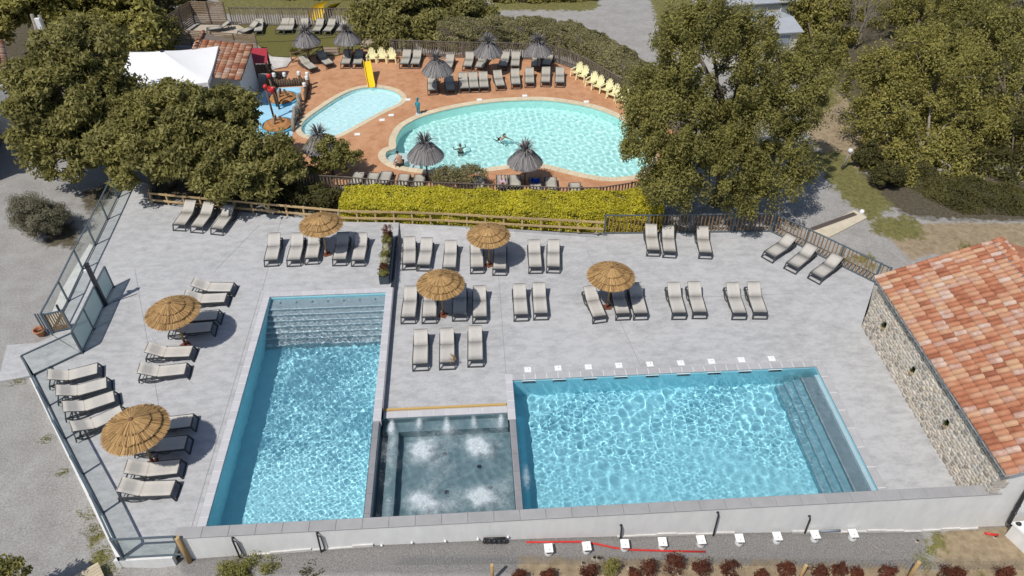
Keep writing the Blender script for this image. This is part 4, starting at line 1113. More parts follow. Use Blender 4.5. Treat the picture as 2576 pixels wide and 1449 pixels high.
# ---- yellow plastic armchairs
M_yel = mat('pale_yellow_plastic', (.80,.74,.42), .45, .05, 4)
def make_chair():
    t = thing('garden_chair', 'chair', 'chair')        # faces -y
    s = MB()
    for k in range(5): s.bar((-.22 + .11 * k, -.28, .36 + .002 * abs(k - 2)), (-.22 + .11 * k, .20, .27), .095, .02)
    s.bar((-.28, -.29, .35), (.28, -.29, .35), .06, .03)
    s.build('seat', M_yel, t, world=False)
    tops = [.74, .88, .93, .88, .74]
    for k in range(5):
        u = (k - 2); b = MB(); b.bar((u * .085, .19, .26), (u * .125, .19 + (tops[k] - .26) * .42, tops[k]), .098, .018, up=(0, 1, 0))
        b.lathe([(0, .012), (.05, .012), (.05, -.012), (0, -.012)], 10, (u * .125, .19 + (tops[k] - .26) * .42, tops[k])); b.build('back_slat', M_yel, t, world=False)
    MB().bar((-.22, .34, .58), (.22, .34, .58), .02, .06).build('back_brace', M_yel, t, world=False)
    for sg in (-1, 1):
        a = MB(); x = sg * .33
        a.add([(x - .06, -.36, .54), (x + .06, -.36, .54), (x + .05, .25, .50), (x - .05, .25, .50), (x - .06, -.36, .565), (x + .06, -.36, .565), (x + .05, .25, .525), (x - .05, .25, .525)], [(0,3,2,1),(4,5,6,7),(0,1,5,4),(1,2,6,5),(2,3,7,6),(3,0,4,7)])
        a.bar((sg * .33, .22, .51), (sg * .22, .36, .55), .09, .025)
        a.build('armrest', M_yel, t, world=False)
        MB().bar((x, -.30, .54), (x + sg * .02, -.36, 0), .09, .03, up=(0, 1, 0)).build('leg', M_yel, t, world=False)
        MB().bar((sg * .29, .10, .30), (sg * .31, .36, 0), .09, .03, up=(0, 1, 0)).build('leg', M_yel, t, world=False)
    return learn(t)
ch = make_chair()
CH = [((935,160), 0, 'of three facing the pool beside the thatched parasols'), ((960,159), 0, ''), ((985,160), 0, '')]
first = True
for i, (px, a, w) in enumerate(CH):
    p = G(*px, ZB); lab = f'pale yellow plastic armchair, {ordinal(i)} from the left of three below the lawn'
    loc = (p.x, p.y + .34, ZB)
    if i == 0: ch.location = loc; ch['label'] = lab; ch['group'] = 'yellow plastic armchairs'
    else: dup(ch, loc, R(random.uniform(-8, 8)), lab, 'yellow plastic armchairs')
for i, px in enumerate([(1445,195),(1459,204),(1483,220),(1498,230),(1518.5,239),(1535,251),(1560,264)]):
    p = G(*px, ZB); a = R(-40 + random.uniform(-5, 5)); d = Vector((-math.sin(a), math.cos(a), 0)) * .34
    dup(ch, (p.x + d.x, p.y + d.y, ZB), a, f'pale yellow plastic armchair in the slanting row by the hedge, {ordinal(i)} from the left', 'yellow plastic armchairs')
# ================================================================= TREES AND PLANTS
M_bark = mat('bark', (.13,.105,.08), .95, .3, 8, .6, 20)
M_bark_p = mat('pale_bark', (.26,.23,.19), .95, .25, 8, .5, 20)
M_leafA = leaf_mat('olive_leaf', (.165,.156,.042), (.350,.315,.105), .28)
M_leafB = leaf_mat('yellow_olive_leaf', (.185,.173,.040), (.43,.38,.11), .28)
M_leafC = leaf_mat('fine_olive_leaf', (.148,.144,.036), (.35,.315,.092), .32)
M_leafD = leaf_mat('dark_leaf', (.075,.072,.022), (.145,.132,.042), .3)
M_leafG = leaf_mat('silver_leaf', (.165,.150,.088), (.27,.25,.165), .25)
M_hedgeY = leaf_mat('yellow_hedge_leaf', (.31,.282,.012), (.68,.59,.05), .2, .25, .45)
M_hedgeG = leaf_mat('laurel_leaf', (.15,.138,.045), (.40,.36,.19), .25)
M_red = leaf_mat('red_leaf', (.10,.024,.015), (.17,.06,.028), .25)
M_weed = leaf_mat('weed_leaf', (.19,.19,.05), (.36,.34,.10), .2)

def leaves(P, Nrm, ln, wd, g, droop=.0, flat=.5):
    """one folded leaf per point: positions P, outward directions Nrm"""
    n = len(P)
    if flat > 1.2:        # upright blades
        d = Nrm * flat + g.normal(size=(n, 3)) * .4
        d /= np.linalg.norm(d, axis=1)[:, None] + 1e-9
        s = np.cross(d, g.normal(size=(n, 3)))
    else:                 # leaf faces look outwards and up
        nn = Nrm / (np.linalg.norm(Nrm, axis=1)[:, None] + 1e-9) * flat + np.array([0, 0, .25]) + g.normal(size=(n, 3)) * .42
        nn /= np.linalg.norm(nn, axis=1)[:, None] + 1e-9
        d = np.cross(nn, g.normal(size=(n, 3))); d[:, 2] -= droop * np.abs(g.normal(size=n)) * np.linalg.norm(d, axis=1)
        d /= np.linalg.norm(d, axis=1)[:, None] + 1e-9
        s = np.cross(nn, d)
    s /= np.linalg.norm(s, axis=1)[:, None] + 1e-9
    l = ln * g.uniform(.65, 1.25, n)[:, None]; w = wd * g.uniform(.7, 1.2, n)[:, None]
    u = np.cross(s, d) * w * .25
    V = np.stack([P - d * l * .5, P + s * w * .5 + u, P + d * l * .5, P - s * w * .5 + u], 1).reshape(-1, 3)
    F = np.arange(n * 4).reshape(n, 4)
    return V, F
def crown_points(blobs, n, g, clump=.22, shell=.55, low=-.5, cn=None, tall=.8):
    """blobs [(centre, radii)]: leaf points gathered into sub-clumps near each blob's skin"""
    ar = np.array([(r[0] * r[1] + r[0] * r[2] + r[1] * r[2]) for c, r in blobs]); ar = ar / ar.sum()
    PP, NN = [], []
    for (c, r), a in zip(blobs, ar):
        m = max(8, int(n * a)); c = np.array(c); r = np.array(r)
        rm = r.mean(); k = cn or max(10, int(3.1 * (rm / clump) ** 2)); k = min(k, 600)
        d = g.normal(size=(k * 2, 3)); d /= np.linalg.norm(d, axis=1)[:, None]; d = d[d[:, 2] > low][:k]; k = len(d)
        rad = 1 - shell * g.random(k) ** 2.2
        cc = c + d * r * rad[:, None]
        sz = clump * g.uniform(.5, 1.6, k)
        j = g.integers(0, k, m)
        q = g.normal(size=(m, 3)); q /= np.linalg.norm(q, axis=1)[:, None]; rr = g.random(m) ** .45
        p = cc[j] + q * (sz[j] * rr)[:, None] * np.array([1.15 if tall < 1 else .85, 1.15 if tall < 1 else .85, tall])
        PP.append(p); NN.append(q * .6 + d[j] * .5 + np.array([0, 0, .25]))
    return np.concatenate(PP), np.concatenate(NN)
def limb_mesh(base, top, blobs, r0, g):
    b = MB(); base, top = Vector(base), Vector(top)
    pts = [base.lerp(top, k / 4) + Vector((g.normal() * .08, g.normal() * .08, 0)) * (1 if 0 < k else 0) for k in range(5)]
    b.tube(pts, [r0 * (1.25 if k == 0 else 1 - .14 * k) for k in range(5)], 8)
    for c, r in blobs:
        c = Vector(c); s = pts[2 + int(g.integers(0, 3))]
        m = s.lerp(c, .5) + Vector((0, 0, .12 * (c - s).length))
        b.tube([s, m, c], [r0 * .42, r0 * .26, r0 * .08], 6)
        for q in range(3):
            e = c + Vector((g.normal() * r[0] * .45, g.normal() * r[1] * .45, abs(g.normal()) * r[2] * .5)); b.tube([m.lerp(c, .5), c.lerp(e, .5), e], [r0 * .14, r0 * .09, r0 * .03], 5)
    return b
def tree(name, label, base, blobs, n, ln, wd, m, seed, r0=.25, clump=.35, bark=None, droop=.0, low=-.5, shell=.55, group=None, cat='tree', top=None, flat=.5, tall=.8):
    g = np.random.default_rng(seed); t = thing(name, label, cat, base, group=group)
    cz = sum(c[2] for c, r in blobs) / len(blobs); cx_ = sum(c[0] for c, r in blobs) / len(blobs); cy_ = sum(c[1] for c, r in blobs) / len(blobs)
    top = top or (base[0] * .5 + cx_ * .5, base[1] * .5 + cy_ * .5, cz)
    limb_mesh(base, top, blobs, r0, g).build('trunk', bark or M_bark, t, True)
    P, Nn = crown_points(blobs, n, g, clump, shell, low, tall=tall)
    V, F = leaves(P, Nn, ln, wd, g, droop, flat)
    obj('crown', fast_mesh('crown', V, F, m), t, True)
    return t
def blobpx(lst):
    """crown lobes measured in the photo: (x, y, depth Y, radius across, radius up, radius in depth)"""
    out = []
    for x, y, Y, rx, rz, ry in lst:
        p = GY(x, y, Y); out.append(((p.x, p.y, p.z), (rx, ry, rz)))
    return out
# left trees
tree('leafy_tree', 'large olive green tree with drooping leaves at the corner of the deck', G(325, 452, -.2), blobpx([(250,330,39.4,2.52,1.94,2.33),(150,235,40.4,2.72,2.23,2.52),(115,340,39.4,1.75,1.65,1.75),(265,250,41.4,2.13,1.94,2.13),(180,400,38.4,2.23,1.16,1.84),(112,185,41.4,1.55,1.46,1.55),(200,145,42.4,2.42,1.94,2.23),(330,330,39.9,1.84,1.55,1.75),(80,275,40.4,1.16,0.97,1.16)]), 68000, .33, .135, M_leafA, 101, .32, .52, droop=.5)
tree('leafy_tree', 'spreading olive tree reaching over the rail fence toward the play pool', G(430, 465, -.3), blobpx([(430,300,39.1,2.88,1.92,2.5),(535,295,39.6,2.4,1.7,2.2),(520,390,37.1,2.88,1.44,2.11),(655,390,37.6,1.8,1.3,1.7),(400,400,37.1,2.5,1.44,1.92),(590,460,35.1,1.92,1.06,1.54),(700,430,36.6,1.25,0.96,1.15),(310,370,38.1,1.92,1.44,1.73),(430,235,40.1,1.15,0.58,0.96),(725,400,37.6,0.6,0.45,0.6)]), 68000, .31, .125, M_leafA, 102, .28, .48, droop=.5)
tree('leafy_tree', 'bright yellow green tree at the top left beside the utility pole', GY(120, 150, 58), blobpx([(80,10,57,4.2,3.0,3.4),(230,20,58,3.8,2.8,3.2),(330,70,56,2.6,2.2,2.4),(15,35,55,2.2,1.5,2.0),(170,-60,62,4.5,3.2,3.6)]), 42000, .50, .22, M_leafB, 103, .35, .7, droop=.4)
tree('leafy_tree', 'round grey green tree below the slatted screen at the top left', G(385, 160, -.5), blobpx([(375,85,57,2.3,2.0,2.0),(360,140,55,1.9,1.4,1.7)]), 16000, .26, .11, M_leafC, 104, .2, .35)
tree('leafy_tree', 'dark tree behind the slatted screen at the top left', GY(400, 40, 70), blobpx([(420,5,68,3.0,2.4,2.4),(340,-20,70,3.2,2.6,2.6)]), 9000, .40, .17, M_leafD, 105, .25, .5)
# tree over the top of the terrace
tree('leafy_tree', 'broad olive tree overhanging the picket fence at the top middle', GY(1060, 95, 62), blobpx([(1060,40,61,3.4,1.6,2.4),(960,35,62,2.6,1.7,2.2),(1150,35,62,2.6,1.5,2.2),(1010,80,59.5,2.6,1.0,1.8),(1110,85,59.5,2.2,.9,1.6),(1215,40,62,1.3,.8,1.1),(1040,-10,64,3.4,1.8,2.4),(925,70,60,1.4,1.0,1.2)]), 36000, .36, .16, M_leafA, 106, .25, .5, droop=.4)
# small leafy tree by the half hidden parasol
tree('leafy_tree', 'small leafy tree covering a thatched parasol near the play pool', G(838, 440, ZB), blobpx([(835,385,39.6,1.15,.95,1.0),(870,400,39.4,.9,.7,.8),(810,370,40,.9,.7,.8),(800,415,39.2,.8,.6,.7)]), 9000, .20, .09, M_leafC, 107, .07, .25, droop=.3)
# big tree right of the middle
tree('evergreen_tree', 'big dense olive green tree between the round pool and the slatted fence', G(1800, 512, -.5), blobpx([(1790,180,35.5,3.04,3.42,2.85),(1710,330,34,2.85,2.47,2.47),(1900,330,34.5,3.04,2.66,2.66),(1800,420,33,3.23,2.09,2.28),(1650,240,36,1.8,1.9,1.71),(1632,372,34.8,1.42,1.14,1.33),(1990,250,35.5,2.18,2.28,2.09),(1780,70,37,1.61,1.61,1.52),(1700,90,37.5,1.23,1.42,1.23),(1880,110,37,1.71,1.71,1.61),(1950,440,33,1.9,1.42,1.61),(1700,470,32.2,1.9,0.95,1.42),(2040,170,37,1.33,1.52,1.33),(1612,300,36,1.04,0.95,0.95),(1880,500,32,1.71,0.76,1.23)]), 165000, .165, .075, M_leafC, 108, .34, .46, shell=.5, tall=1.25)
# right hand wood
RT_ = [('tall pale olive tree at the right beside the dirt path', (2330,430), [(2330,190,43,3.8,2.8,3.0),(2250,280,41.5,2.8,2.2,2.4),(2400,290,41.5,3.2,2.4,2.6),(2300,370,40,2.8,1.8,2.2),(2210,200,43,2.0,1.9,1.9),(2390,400,39,2.4,1.6,2.0),(2240,420,38.5,1.9,1.3,1.6),(2340,455,37.8,2.0,1.2,1.6),(2290,470,37,1.5,1.1,1.3),(2430,470,37.2,1.7,1.2,1.4)], 72000, M_leafB, 111),
       ('large olive tree filling the top right corner', (2530,380), [(2500,130,47,4.0,3.0,3.2),(2560,270,43,3.2,2.4,2.6),(2420,90,49,3.2,2.6,2.8),(2600,60,50,4.0,3.0,3.0),(2520,360,41,2.6,2.0,2.2),(2540,450,37.5,1.9,1.3,1.6)], 58000, M_leafC, 112),
       ('dark olive tree with bright tips behind the mobile homes', (2060,250), [(2070,60,58,3.2,2.8,2.6),(2050,150,55,2.6,2.6,2.4),(2100,210,53,2.2,2.0,2.0),(2000,20,60,2.4,2.2,2.2)], 26000, M_leafB, 113),
       ('pale tree at the top edge behind the bare tree', (2300,90), [(2310,30,58,3.6,2.6,2.8),(2400,10,60,3.6,2.8,2.8),(2220,20,62,2.8,2.4,2.4)], 22000, M_leafB, 114),
       ('shaded dark tree at the right edge above the tiled roof', (2540,520), [(2530,440,38,2.6,1.8,2.0),(2440,450,38.5,2.2,1.6,1.8),(2600,380,39,2.6,2.2,2.2),(2480,500,37,2.0,1.2,1.5),(2570,520,36.5,1.8,1.2,1.4),(2400,490,37.5,1.8,1.2,1.4),(2430,420,39,2.0,1.4,1.6)], 36000, M_leafD, 115)]
for lab, bp_, bl, n, m, sd in RT_:
    tree('leafy_tree', lab, G(*bp_, -.5), blobpx(bl), n, .205 if sd != 113 else .30, .095 if sd != 113 else .13, m, sd, .26, .60, tall=1.1, bark=M_bark_p if sd in (111, 115) else None, group='trees of the right hand wood')
for i, (x, y, r) in enumerate(((2225,470,.8), (2170,415,.7))):
    p = G(x, y, -.5); tree('bush', f'dark bush at the foot of the right hand wood, {ordinal(i)} clump', p, [((p.x, p.y, .2), (r, r * .8, .9)), ((p.x + .5, p.y + .3, .0), (r * .8, r * .7, .7))], 5000, .16, .075, M_leafD, 130 + i, .06, .3, cat='bush', group='bushes below the wood')
def undergrowth(px, n, zmax, m, seed, ln=.15, wd=.07):
    g = np.random.default_rng(seed); P_ = [G(a, b_, -.5) for a, b_ in px]; A = np.array([(p.x, p.y) for p in P_]); out = []
    while len(out) < n:
        q = A.min(0) + g.random((4000, 2)) * (A.max(0) - A.min(0)); k = inside(P_, q[:, 0], q[:, 1]); q = q[k]
        h = np.clip(.5 + .5 * np.sin(q[:, 0] * 1.7 + 1.3 * np.sin(q[:, 1] * 1.1)) * np.sin(q[:, 1] * 1.9 + 1.1 * np.sin(q[:, 0] * .9)), 0, 1) * np.clip(edge_dist(P_, q[:, 0], q[:, 1]) * 1.2, .1, 1)
        keep = g.random(len(q)) < .15 + h; q, h = q[keep], h[keep]
        out += [(x, y, -.5 + zmax * hh * (1 - .5 * g.random() ** 2)) for (x, y), hh in zip(q, h)]
    P = np.array(out[:n]); V, F = leaves(P, np.tile([-.2, -.5, .7], (n, 1)) + g.normal(0, .4, (n, 3)), ln, wd, g)
    o = obj('undergrowth', fast_mesh('undergrowth', V, F, m)); o['kind'] = 'stuff'
undergrowth([(2160,430),(2230,440),(2330,500),(2420,540),(2590,545),(2590,480),(2400,440),(2250,400),(2170,390)], 20000, .8, M_leafD, 171)
# bare tree
t = thing('bare_tree', 'leafless grey tree with fine upright twigs at the top right', 'tree', GY(2150, 120, 56)); g = np.random.default_rng(9); b = MB(); p0 = GY(2150, 120, 56)
def twig(b, p, d, l, r, lev):
    q = p + d * l; b.tube([p, p.lerp(q, .5) + Vector((g.normal(), g.normal(), 0)) * l * .04, q], [r, r * .75, r * .45], 5, False)
    if lev:
        for k in range(4): 
            nd = (d + Vector((g.normal() * .42, g.normal() * .42, abs(g.normal()) * .2))).normalized(); twig(b, p.lerp(q, g.uniform(.45, 1)), nd, l * g.uniform(.5, .75), r * .5, lev - 1)
twig(b, Vector((p0.x, p0.y, p0.z - 2)), Vector((0, 0, 1)), 3.2, .09, 4); b.build('trunk', M_bark_p, t)
# olive bush by the fence, low bushes
p = G(118, 590, -.14)
tree('bush', 'round grey green bush on the gravel beside the glass fence', p, [((p.x, p.y, 1.1), (1.25, 1.1, 1.0)), ((p.x - .6, p.y + .3, 1.2), (.9, .8, .8)), ((p.x + .6, p.y - .1, 1.0), (.9, .8, .8)), ((p.x, p.y + .2, .6), (1.2, 1.1, .6))], 26000, .13, .035, M_leafG, 120, .08, .30, cat='bush', flat=.9)
p = G(1150, 478, -.5)
tree('bush', 'low grey green bush between the yellow hedge and the picket fence', p, [((p.x - .6, p.y, .5), (1.0, .6, .5)), ((p.x + .7, p.y, .5), (1.0, .6, .5))], 7000, .12, .05, M_hedgeG, 121, .05, .22, cat='bush')
for i, (x, y, s) in enumerate(((700,505,1.0), (770,520,.9), (620,500,1.0), (820,530,.7), (540,490,.9))):
    p = G(x, y, -.4); tree('bush', f'dark shrub in the shade behind the rail fence, {ordinal(i)} clump of five', p, [((p.x, p.y + .3, .1), (s * 1.1, s * .8, .7)), ((p.x + .6, p.y + .5, .0), (s, s * .7, .6))], 4500, .17, .08, M_leafD, 140 + i, .05, .25, cat='bush', group='shrubs behind the rail fence')
# hedges
def hedge(label, path, half, z0, z1, n, ln, wd, m, seed, bumps=.12, round_=.25):
    """leaves over a clipped box that follows a path"""
    g = np.random.default_rng(seed); P = np.array([(p.x, p.y) for p in path]); seg = np.linalg.norm(np.diff(P, axis=0), axis=1); cs = np.concatenate([[0], np.cumsum(seg)])
    s = g.random(n) * cs[-1]; i = np.clip(np.searchsorted(cs, s) - 1, 0, len(seg) - 1); f = (s - cs[i]) / seg[i]
    c = P[i] + (P[i + 1] - P[i]) * f[:, None]; d = (P[i + 1] - P[i]) / seg[i][:, None]; nr = np.stack([-d[:, 1], d[:, 0]], 1)
    H = z1 - z0; per = 2 * H + 2 * half; u = g.random(n) * per
    side = np.where(u < H, 0, np.where(u < H + 2 * half, 1, 2))
    off = np.where(side == 0, -half, np.where(side == 1, u - H - half, half)); zz = np.where(side == 0, z0 + u, np.where(side == 1, z1, z0 + per - u))
    # rounded shoulders
    sh = np.clip((np.abs(off) - half + round_) / round_, 0, 1) * np.clip((zz - z1 + round_) / round_, 0, 1); off = off * (1 - .35 * sh * round_ / half); zz = zz - .3 * sh * round_
    dep = np.abs(g.normal(0, .07, n)); shoots = (g.random(n) < .04) * g.random(n) * .16; dep = dep - shoots; bmp = bumps * (np.sin(s * 2.1 + zz * 3) * .5 + np.sin(s * 5.3 + off * 6) * .3 + np.sin(zz * 9 + s * 3) * .25)
    no = np.where(side == 0, -1.0, np.where(side == 2, 1.0, 0)); nz_ = np.where(side == 1, 1.0, .2)
    off = off + no * (bmp - dep); zz = zz + (side == 1) * (bmp - dep)
    pos = np.stack([c[:, 0] + nr[:, 0] * off, c[:, 1] + nr[:, 1] * off, zz], 1); N_ = np.stack([nr[:, 0] * no, nr[:, 1] * no, nz_], 1)
    hol = np.sin(s * 3.7 + 2.1 * np.sin(zz * 4.2 + off * 2)) * np.sin(zz * 5.5 + off * 4.1 + 1.7 * np.sin(s * 1.9)); k_ = (hol > -.62) | (g.random(n) < .35); pos, N_ = pos[k_], N_[k_]
    V, F = leaves(pos, N_, ln, wd, g, -.2, .7)
    mid = P[len(P) // 2]; t = thing('hedge', label, 'hedge', (mid[0], mid[1], z0))
    obj('foliage', fast_mesh('foliage', V, F, m), t, True)
    core = MB()
    for k in range(len(P) - 1):
        a = Vector((*P[k], (z0 + z1) / 2 - .1)); b_ = Vector((*P[k + 1], (z0 + z1) / 2 - .1)); core.bar(a, b_, 2 * half - .34, H - .30)
    core.build('branch_core', M_bark, t)
hl = [(-7.2, 35.05), (-3.0, 34.62), (1.22, 34.02)]
hedge('clipped yellow green hedge behind the rail fence, left half', [Vector((*q, 0)) for q in hl], .93, -.5, 1.22, 48000, .12, .06, M_hedgeY, 201)
hl = [(1.18, 34.02), (5.5, 33.68), (10.2, 33.6)]
hedge('clipped yellow green hedge running under the big tree, right half', [Vector((*q, 0)) for q in hl], .93, -.5, 1.2, 48000, .12, .06, M_hedgeY, 202)
lp = [G(x, y, ZB + 1.2) for x, y in ((1090,92),(1180,90),(1288,85),(1390,92),(1450,110),(1510,140),(1560,172),(1610,215))]
hedge('dense mottled laurel hedge curving outside the rear terrace', [Vector((p.x + .3, p.y + 1.2, 0)) for p in lp], 1.05, -.55, 1.55, 58000, .17, .085, M_hedgeG, 203, .22, .5)
tp = [G(x, y, -.3) for x, y in ((1235,-8),(1350,-6),(1495,-12))]
hedge('dark green hedge along the far edge of the gravel road', [Vector((p.x, p.y, 0)) for p in tp], .8, -.5, 1.6, 9000, .3, .14, M_leafB, 204, .25, .5)
tp = [G(x, y, -.3) for x, y in ((700,-14),(960,-14))]
hedge('green hedge at the top edge behind the playground slide', [Vector((p.x, p.y, 0)) for p in tp], .8, -.5, 1.2, 7000, .3, .14, M_leafB, 205, .25, .5)
# red shrubs along the wire fence, front edge
FR = [(1303,1450,.5,'r'),(1378,1448,.5,'r'),(1480,1440,.7,'r'),(1536,1434,.75,'g'),(1588,1448,.5,'r'),(1628,1436,.75,'r'),(1688,1430,1.0,'m'),(1760,1436,.85,'r'),(1830,1438,.85,'r'),(1910,1449,.5,'r'),(1970,1438,.8,'r'),(2054,1444,.65,'r'),(2105,1440,.7,'m'),(2145,1446,.65,'r'),(2225,1446,.7,'r'),(2370,1448,.75,'m'),(2400,1448,.6,'r'),(2517,1446,.7,'r')]
for i, (x, y, s, k) in enumerate(FR):
    z = float(np.interp(G(x, y, -1.5).x, fx, fz)); p = G(x, y + 8, z)
    kind = {'r': 'dark red leafed', 'g': 'green and red', 'm': 'red tipped green'}[k]
    tree('shrub', f'{kind} shrub at the front edge, {ordinal(i) if i < 15 else ["sixteenth","seventeenth","eighteenth"][i-15]} from the left', p, [((p.x, p.y, z + .45 * s), (.34 * s, .32 * s, .42 * s)), ((p.x + .1, p.y, z + .75 * s), (.22 * s, .2 * s, .3 * s))], 900, .085, .035, M_red if k == 'r' else M_leafC if k == 'g' else M_red, 300 + i, .02, .12, cat='shrub', group='red shrubs along the front edge', low=-.9, flat=1.0)
p = G(640, 1462, -1.0)
tree('bush', 'olive green bush at the bottom edge left of the middle', p, [((p.x, p.y, -.5), (.9, .6, .5)), ((p.x + 1.0, p.y - .2, -.6), (.7, .5, .4)), ((p.x - .5, p.y + .1, -.3), (.5, .4, .4))], 7000, .11, .045, M_weed, 150, .04, .2, cat='bush')
p = G(800, 1470, -1.0)
tree('bush', 'dark bush at the bottom edge beside the olive bush', p, [((p.x, p.y, -.6), (.6, .4, .4))], 2500, .10, .04, M_leafD, 151, .04, .2, cat='bush')
p = G(60, 1530, -.2)
tree('leafy_tree', 'small tree at the lower left corner whose shadow falls on the gravel', p, [((p.x, p.y, 1.7), (.7, .6, .6)), ((p.x + .3, p.y + .2, 1.5), (.6, .5, .5))], 3000, .16, .07, M_leafA, 152, .05, .25)
# weeds on the gravel
def weeds(spots):
    g = np.random.default_rng(77); PP = []
    for x, y, r, n in spots:
        p = G(x, y, -.15 if y < 1250 else -.35); q = g.normal(size=(n, 2)) * r * .5
        z = terrain_z(p.x + q[:, 0], p.y + q[:, 1]); PP.append(np.stack([p.x + q[:, 0], p.y + q[:, 1], z + np.abs(g.normal(0, .05, n))], 1))
    P = np.concatenate(PP); V, F = leaves(P, np.tile([0, 0, 1.0], (len(P), 1)), .08, .03, g, -.2, .5)
    o = obj('weeds', fast_mesh('weeds', V, F, M_weed)); o['kind'] = 'stuff'
weeds([(118,1105,.30,110),(152,1190,.2,40),(165,1186,.15,40),(205,1300,.2,40),(228,1302,.25,70),(240,1340,.4,190),(258,1395,.4,170),(272,1430,.45,200),(45,958,.4,160),(2345,1380,.4,260),(2365,1352,.25,160),(2430,1410,.3,120),(2500,1420,.25,80),(2200,660,.6,300),(2130,640,.4,160),(2440,610,.5,420)])
# ================================================================= SMALLER THINGS
M_redp = mat('red_plastic', (.55,.03,.025), .4, .06)
M_yslide = mat('yellow_plastic', (.85,.56,.02), .35, .04)
M_terrac = mat('terracotta', (.46,.20,.10), .8, .12, 9)
M_soilp = mat('potting_soil', (.06,.045,.03), .95, .3, 20)
M_slate = mat('slate_planter', (.055,.068,.078), .5, .1)
M_canvas = mat('white_canvas', (.80,.79,.78), .8, .02, 2)
M_skin = mat('skin', (.46,.25,.16), .55, .08, 12)
M_hair = mat('dark_hair', (.02,.014,.01), .6, .2)
M_ground_z = lambda x, y: float(terrain_z(np.array([x]), np.array([y]))[0])
FZ = lambda x: float(np.interp(x, fx, fz))

# ---- planter at the deck step
t = thing('planter_box', 'long dark slate planter box at the edge of the step', 'planter', (-4.57, 30.3, 0))
MB().box((-4.57, 30.35, .22), (.46, 3.7, .44)).build('box_body', M_slate, t)
MB().box((-4.57, 30.35, .443), (.40, 3.64, .012)).build('soil', M_soilp, t)
fr_ = MB()
for sx in (-1, 1): fr_.box((-4.57 + sx * .215, 30.35, .455), (.04, 3.72, .03))
for sy in (-1, 1): fr_.box((-4.57, 30.35 + sy * 1.84, .455), (.39, .04, .03))
fr_.build('rim', M_slate, t)
M_cream_fl = leaf_mat('cream_flower', (.50,.48,.30), (.68,.66,.48), .1)
for y, m, h, lab in ((31.9, M_red, .6, 'red brown plant at the far end of the slate planter'), (31.2, M_leafC, .5, 'green bushy plant second in the slate planter'), (30.5, M_cream_fl, .42, 'cream flowering plant in the middle of the slate planter'), (30.0, M_leafC, .36, 'small green plant between the two cream ones in the planter'), (29.5, M_cream_fl, .42, 'cream flowering plant nearer the front of the slate planter'), (29.05, M_red, .36, 'reddish low plant near the front of the slate planter'), (28.75, M_weed, .3, 'yellow green plant at the front end of the slate planter')):
    tree('potted_plant', lab, (-4.57, y, .45), [((-4.57, y, .45 + h * .6), (.22, .26, h * .5))], 900, .075, .03, m, int(y * 10), .012, .09, cat='plant', group='plants in the slate planter', low=-.9, flat=1.0)
# ---- terracotta pot
p = G(106, 843, -.14)
t = thing('flower_pot', 'empty terracotta flower pot on the gravel by the gate', 'pot', (p.x, p.y, M_ground_z(p.x, p.y)))
MB().lathe([(0, 0), (.15, 0), (.23, .30), (.265, .30), (.27, .38), (.235, .38), (.21, .30), (.16, .12), (0, .12)], 24).build('pot_body', M_terrac, t, True, world=False)
MB().lathe([(0, .20), (.18, .20)], 20).build('soil', M_soilp, t, world=False)

# ---- fittings in front of the parapet wall
bx = [(1380,1378),(1476,1373),(1572,1367),(1667,1362),(1764,1357),(1861,1353),(1956,1348),(2051,1344),(2147,1341)]
bm = MB().box((0, 0, .30), (.30, .34, .035)).box((0, .0, .275), (.27, .31, .03)).mesh('box_cover', M_white)
cm = MB().lathe([(.0, .01), (.13, .01), (.15, .1), (.15, .262)], 18).mesh('collar', M_white, True)
hm_ = MB().lathe([(0, .32), (.018, .32), (.018, .31)], 8).mesh('finger_hole', M_dark)
for i, px in enumerate(bx):
    q = G(*px, -1.0); z = FZ(q.x); q = G(px[0], px[1], z + .3); 
    t = thing('skimmer_box', f'white square skimmer cover below the wall, {ordinal(i)} of nine from the left', 'box', (q.x, min(q.y, 14.24), z - .02), R(random.uniform(-4, 4)), 'white skimmer covers below the wall')
    obj('box_cover', bm, t, False); obj('collar', cm, t, False, loc=(0, -.06, 0)); obj('finger_hole', hm_, t, False, loc=(.02, -.06, 0))
def wallpipe(label, top_px, bot_px, loop):
    a = GY(*top_px, 14.36); b_ = GY(*bot_px, 14.36); t = thing('drain_pipe', label, 'pipe', b_)
    pts = [(a.x, 14.46, a.z - .02), (a.x, 14.37, a.z), (a.x + .01, 14.34, a.z - .08), (b_.x, 14.34, b_.z - .12)]
    MB().tube(pts, .032, 8).build('pipe_body', M_black, t, True)
    MB().tube([(a.x, 14.452, a.z - .02), (a.x, 14.42, a.z - .005)], .05, 10).build('flange', M_black, t, True)
    if loop: MB().tube([(a.x + .02, 14.35, a.z - .06), (a.x + .10, 14.36, a.z - .16), (a.x + .12, 14.37, b_.z + .12), (b_.x + .05, 14.36, b_.z)], .02, 8).build('second_pipe', M_black, t, True)
for lab, a, b_, l in (('black looped pipe near the left end of the white wall', (584,1357), (602,1397), 1), ('black looped pipe on the white wall below the long pool', (797,1344), (808,1387), 1), ('short black elbow pipe above the third white cover', (1563,1325), (1560,1358), 0), ('long black elbow pipe right of the fifth white cover', (1807,1293), (1795,1342), 0), ('short black elbow pipe above the eighth white cover', (2038,1302), (2026,1335), 0)):
    wallpipe(lab, a, b_, l)
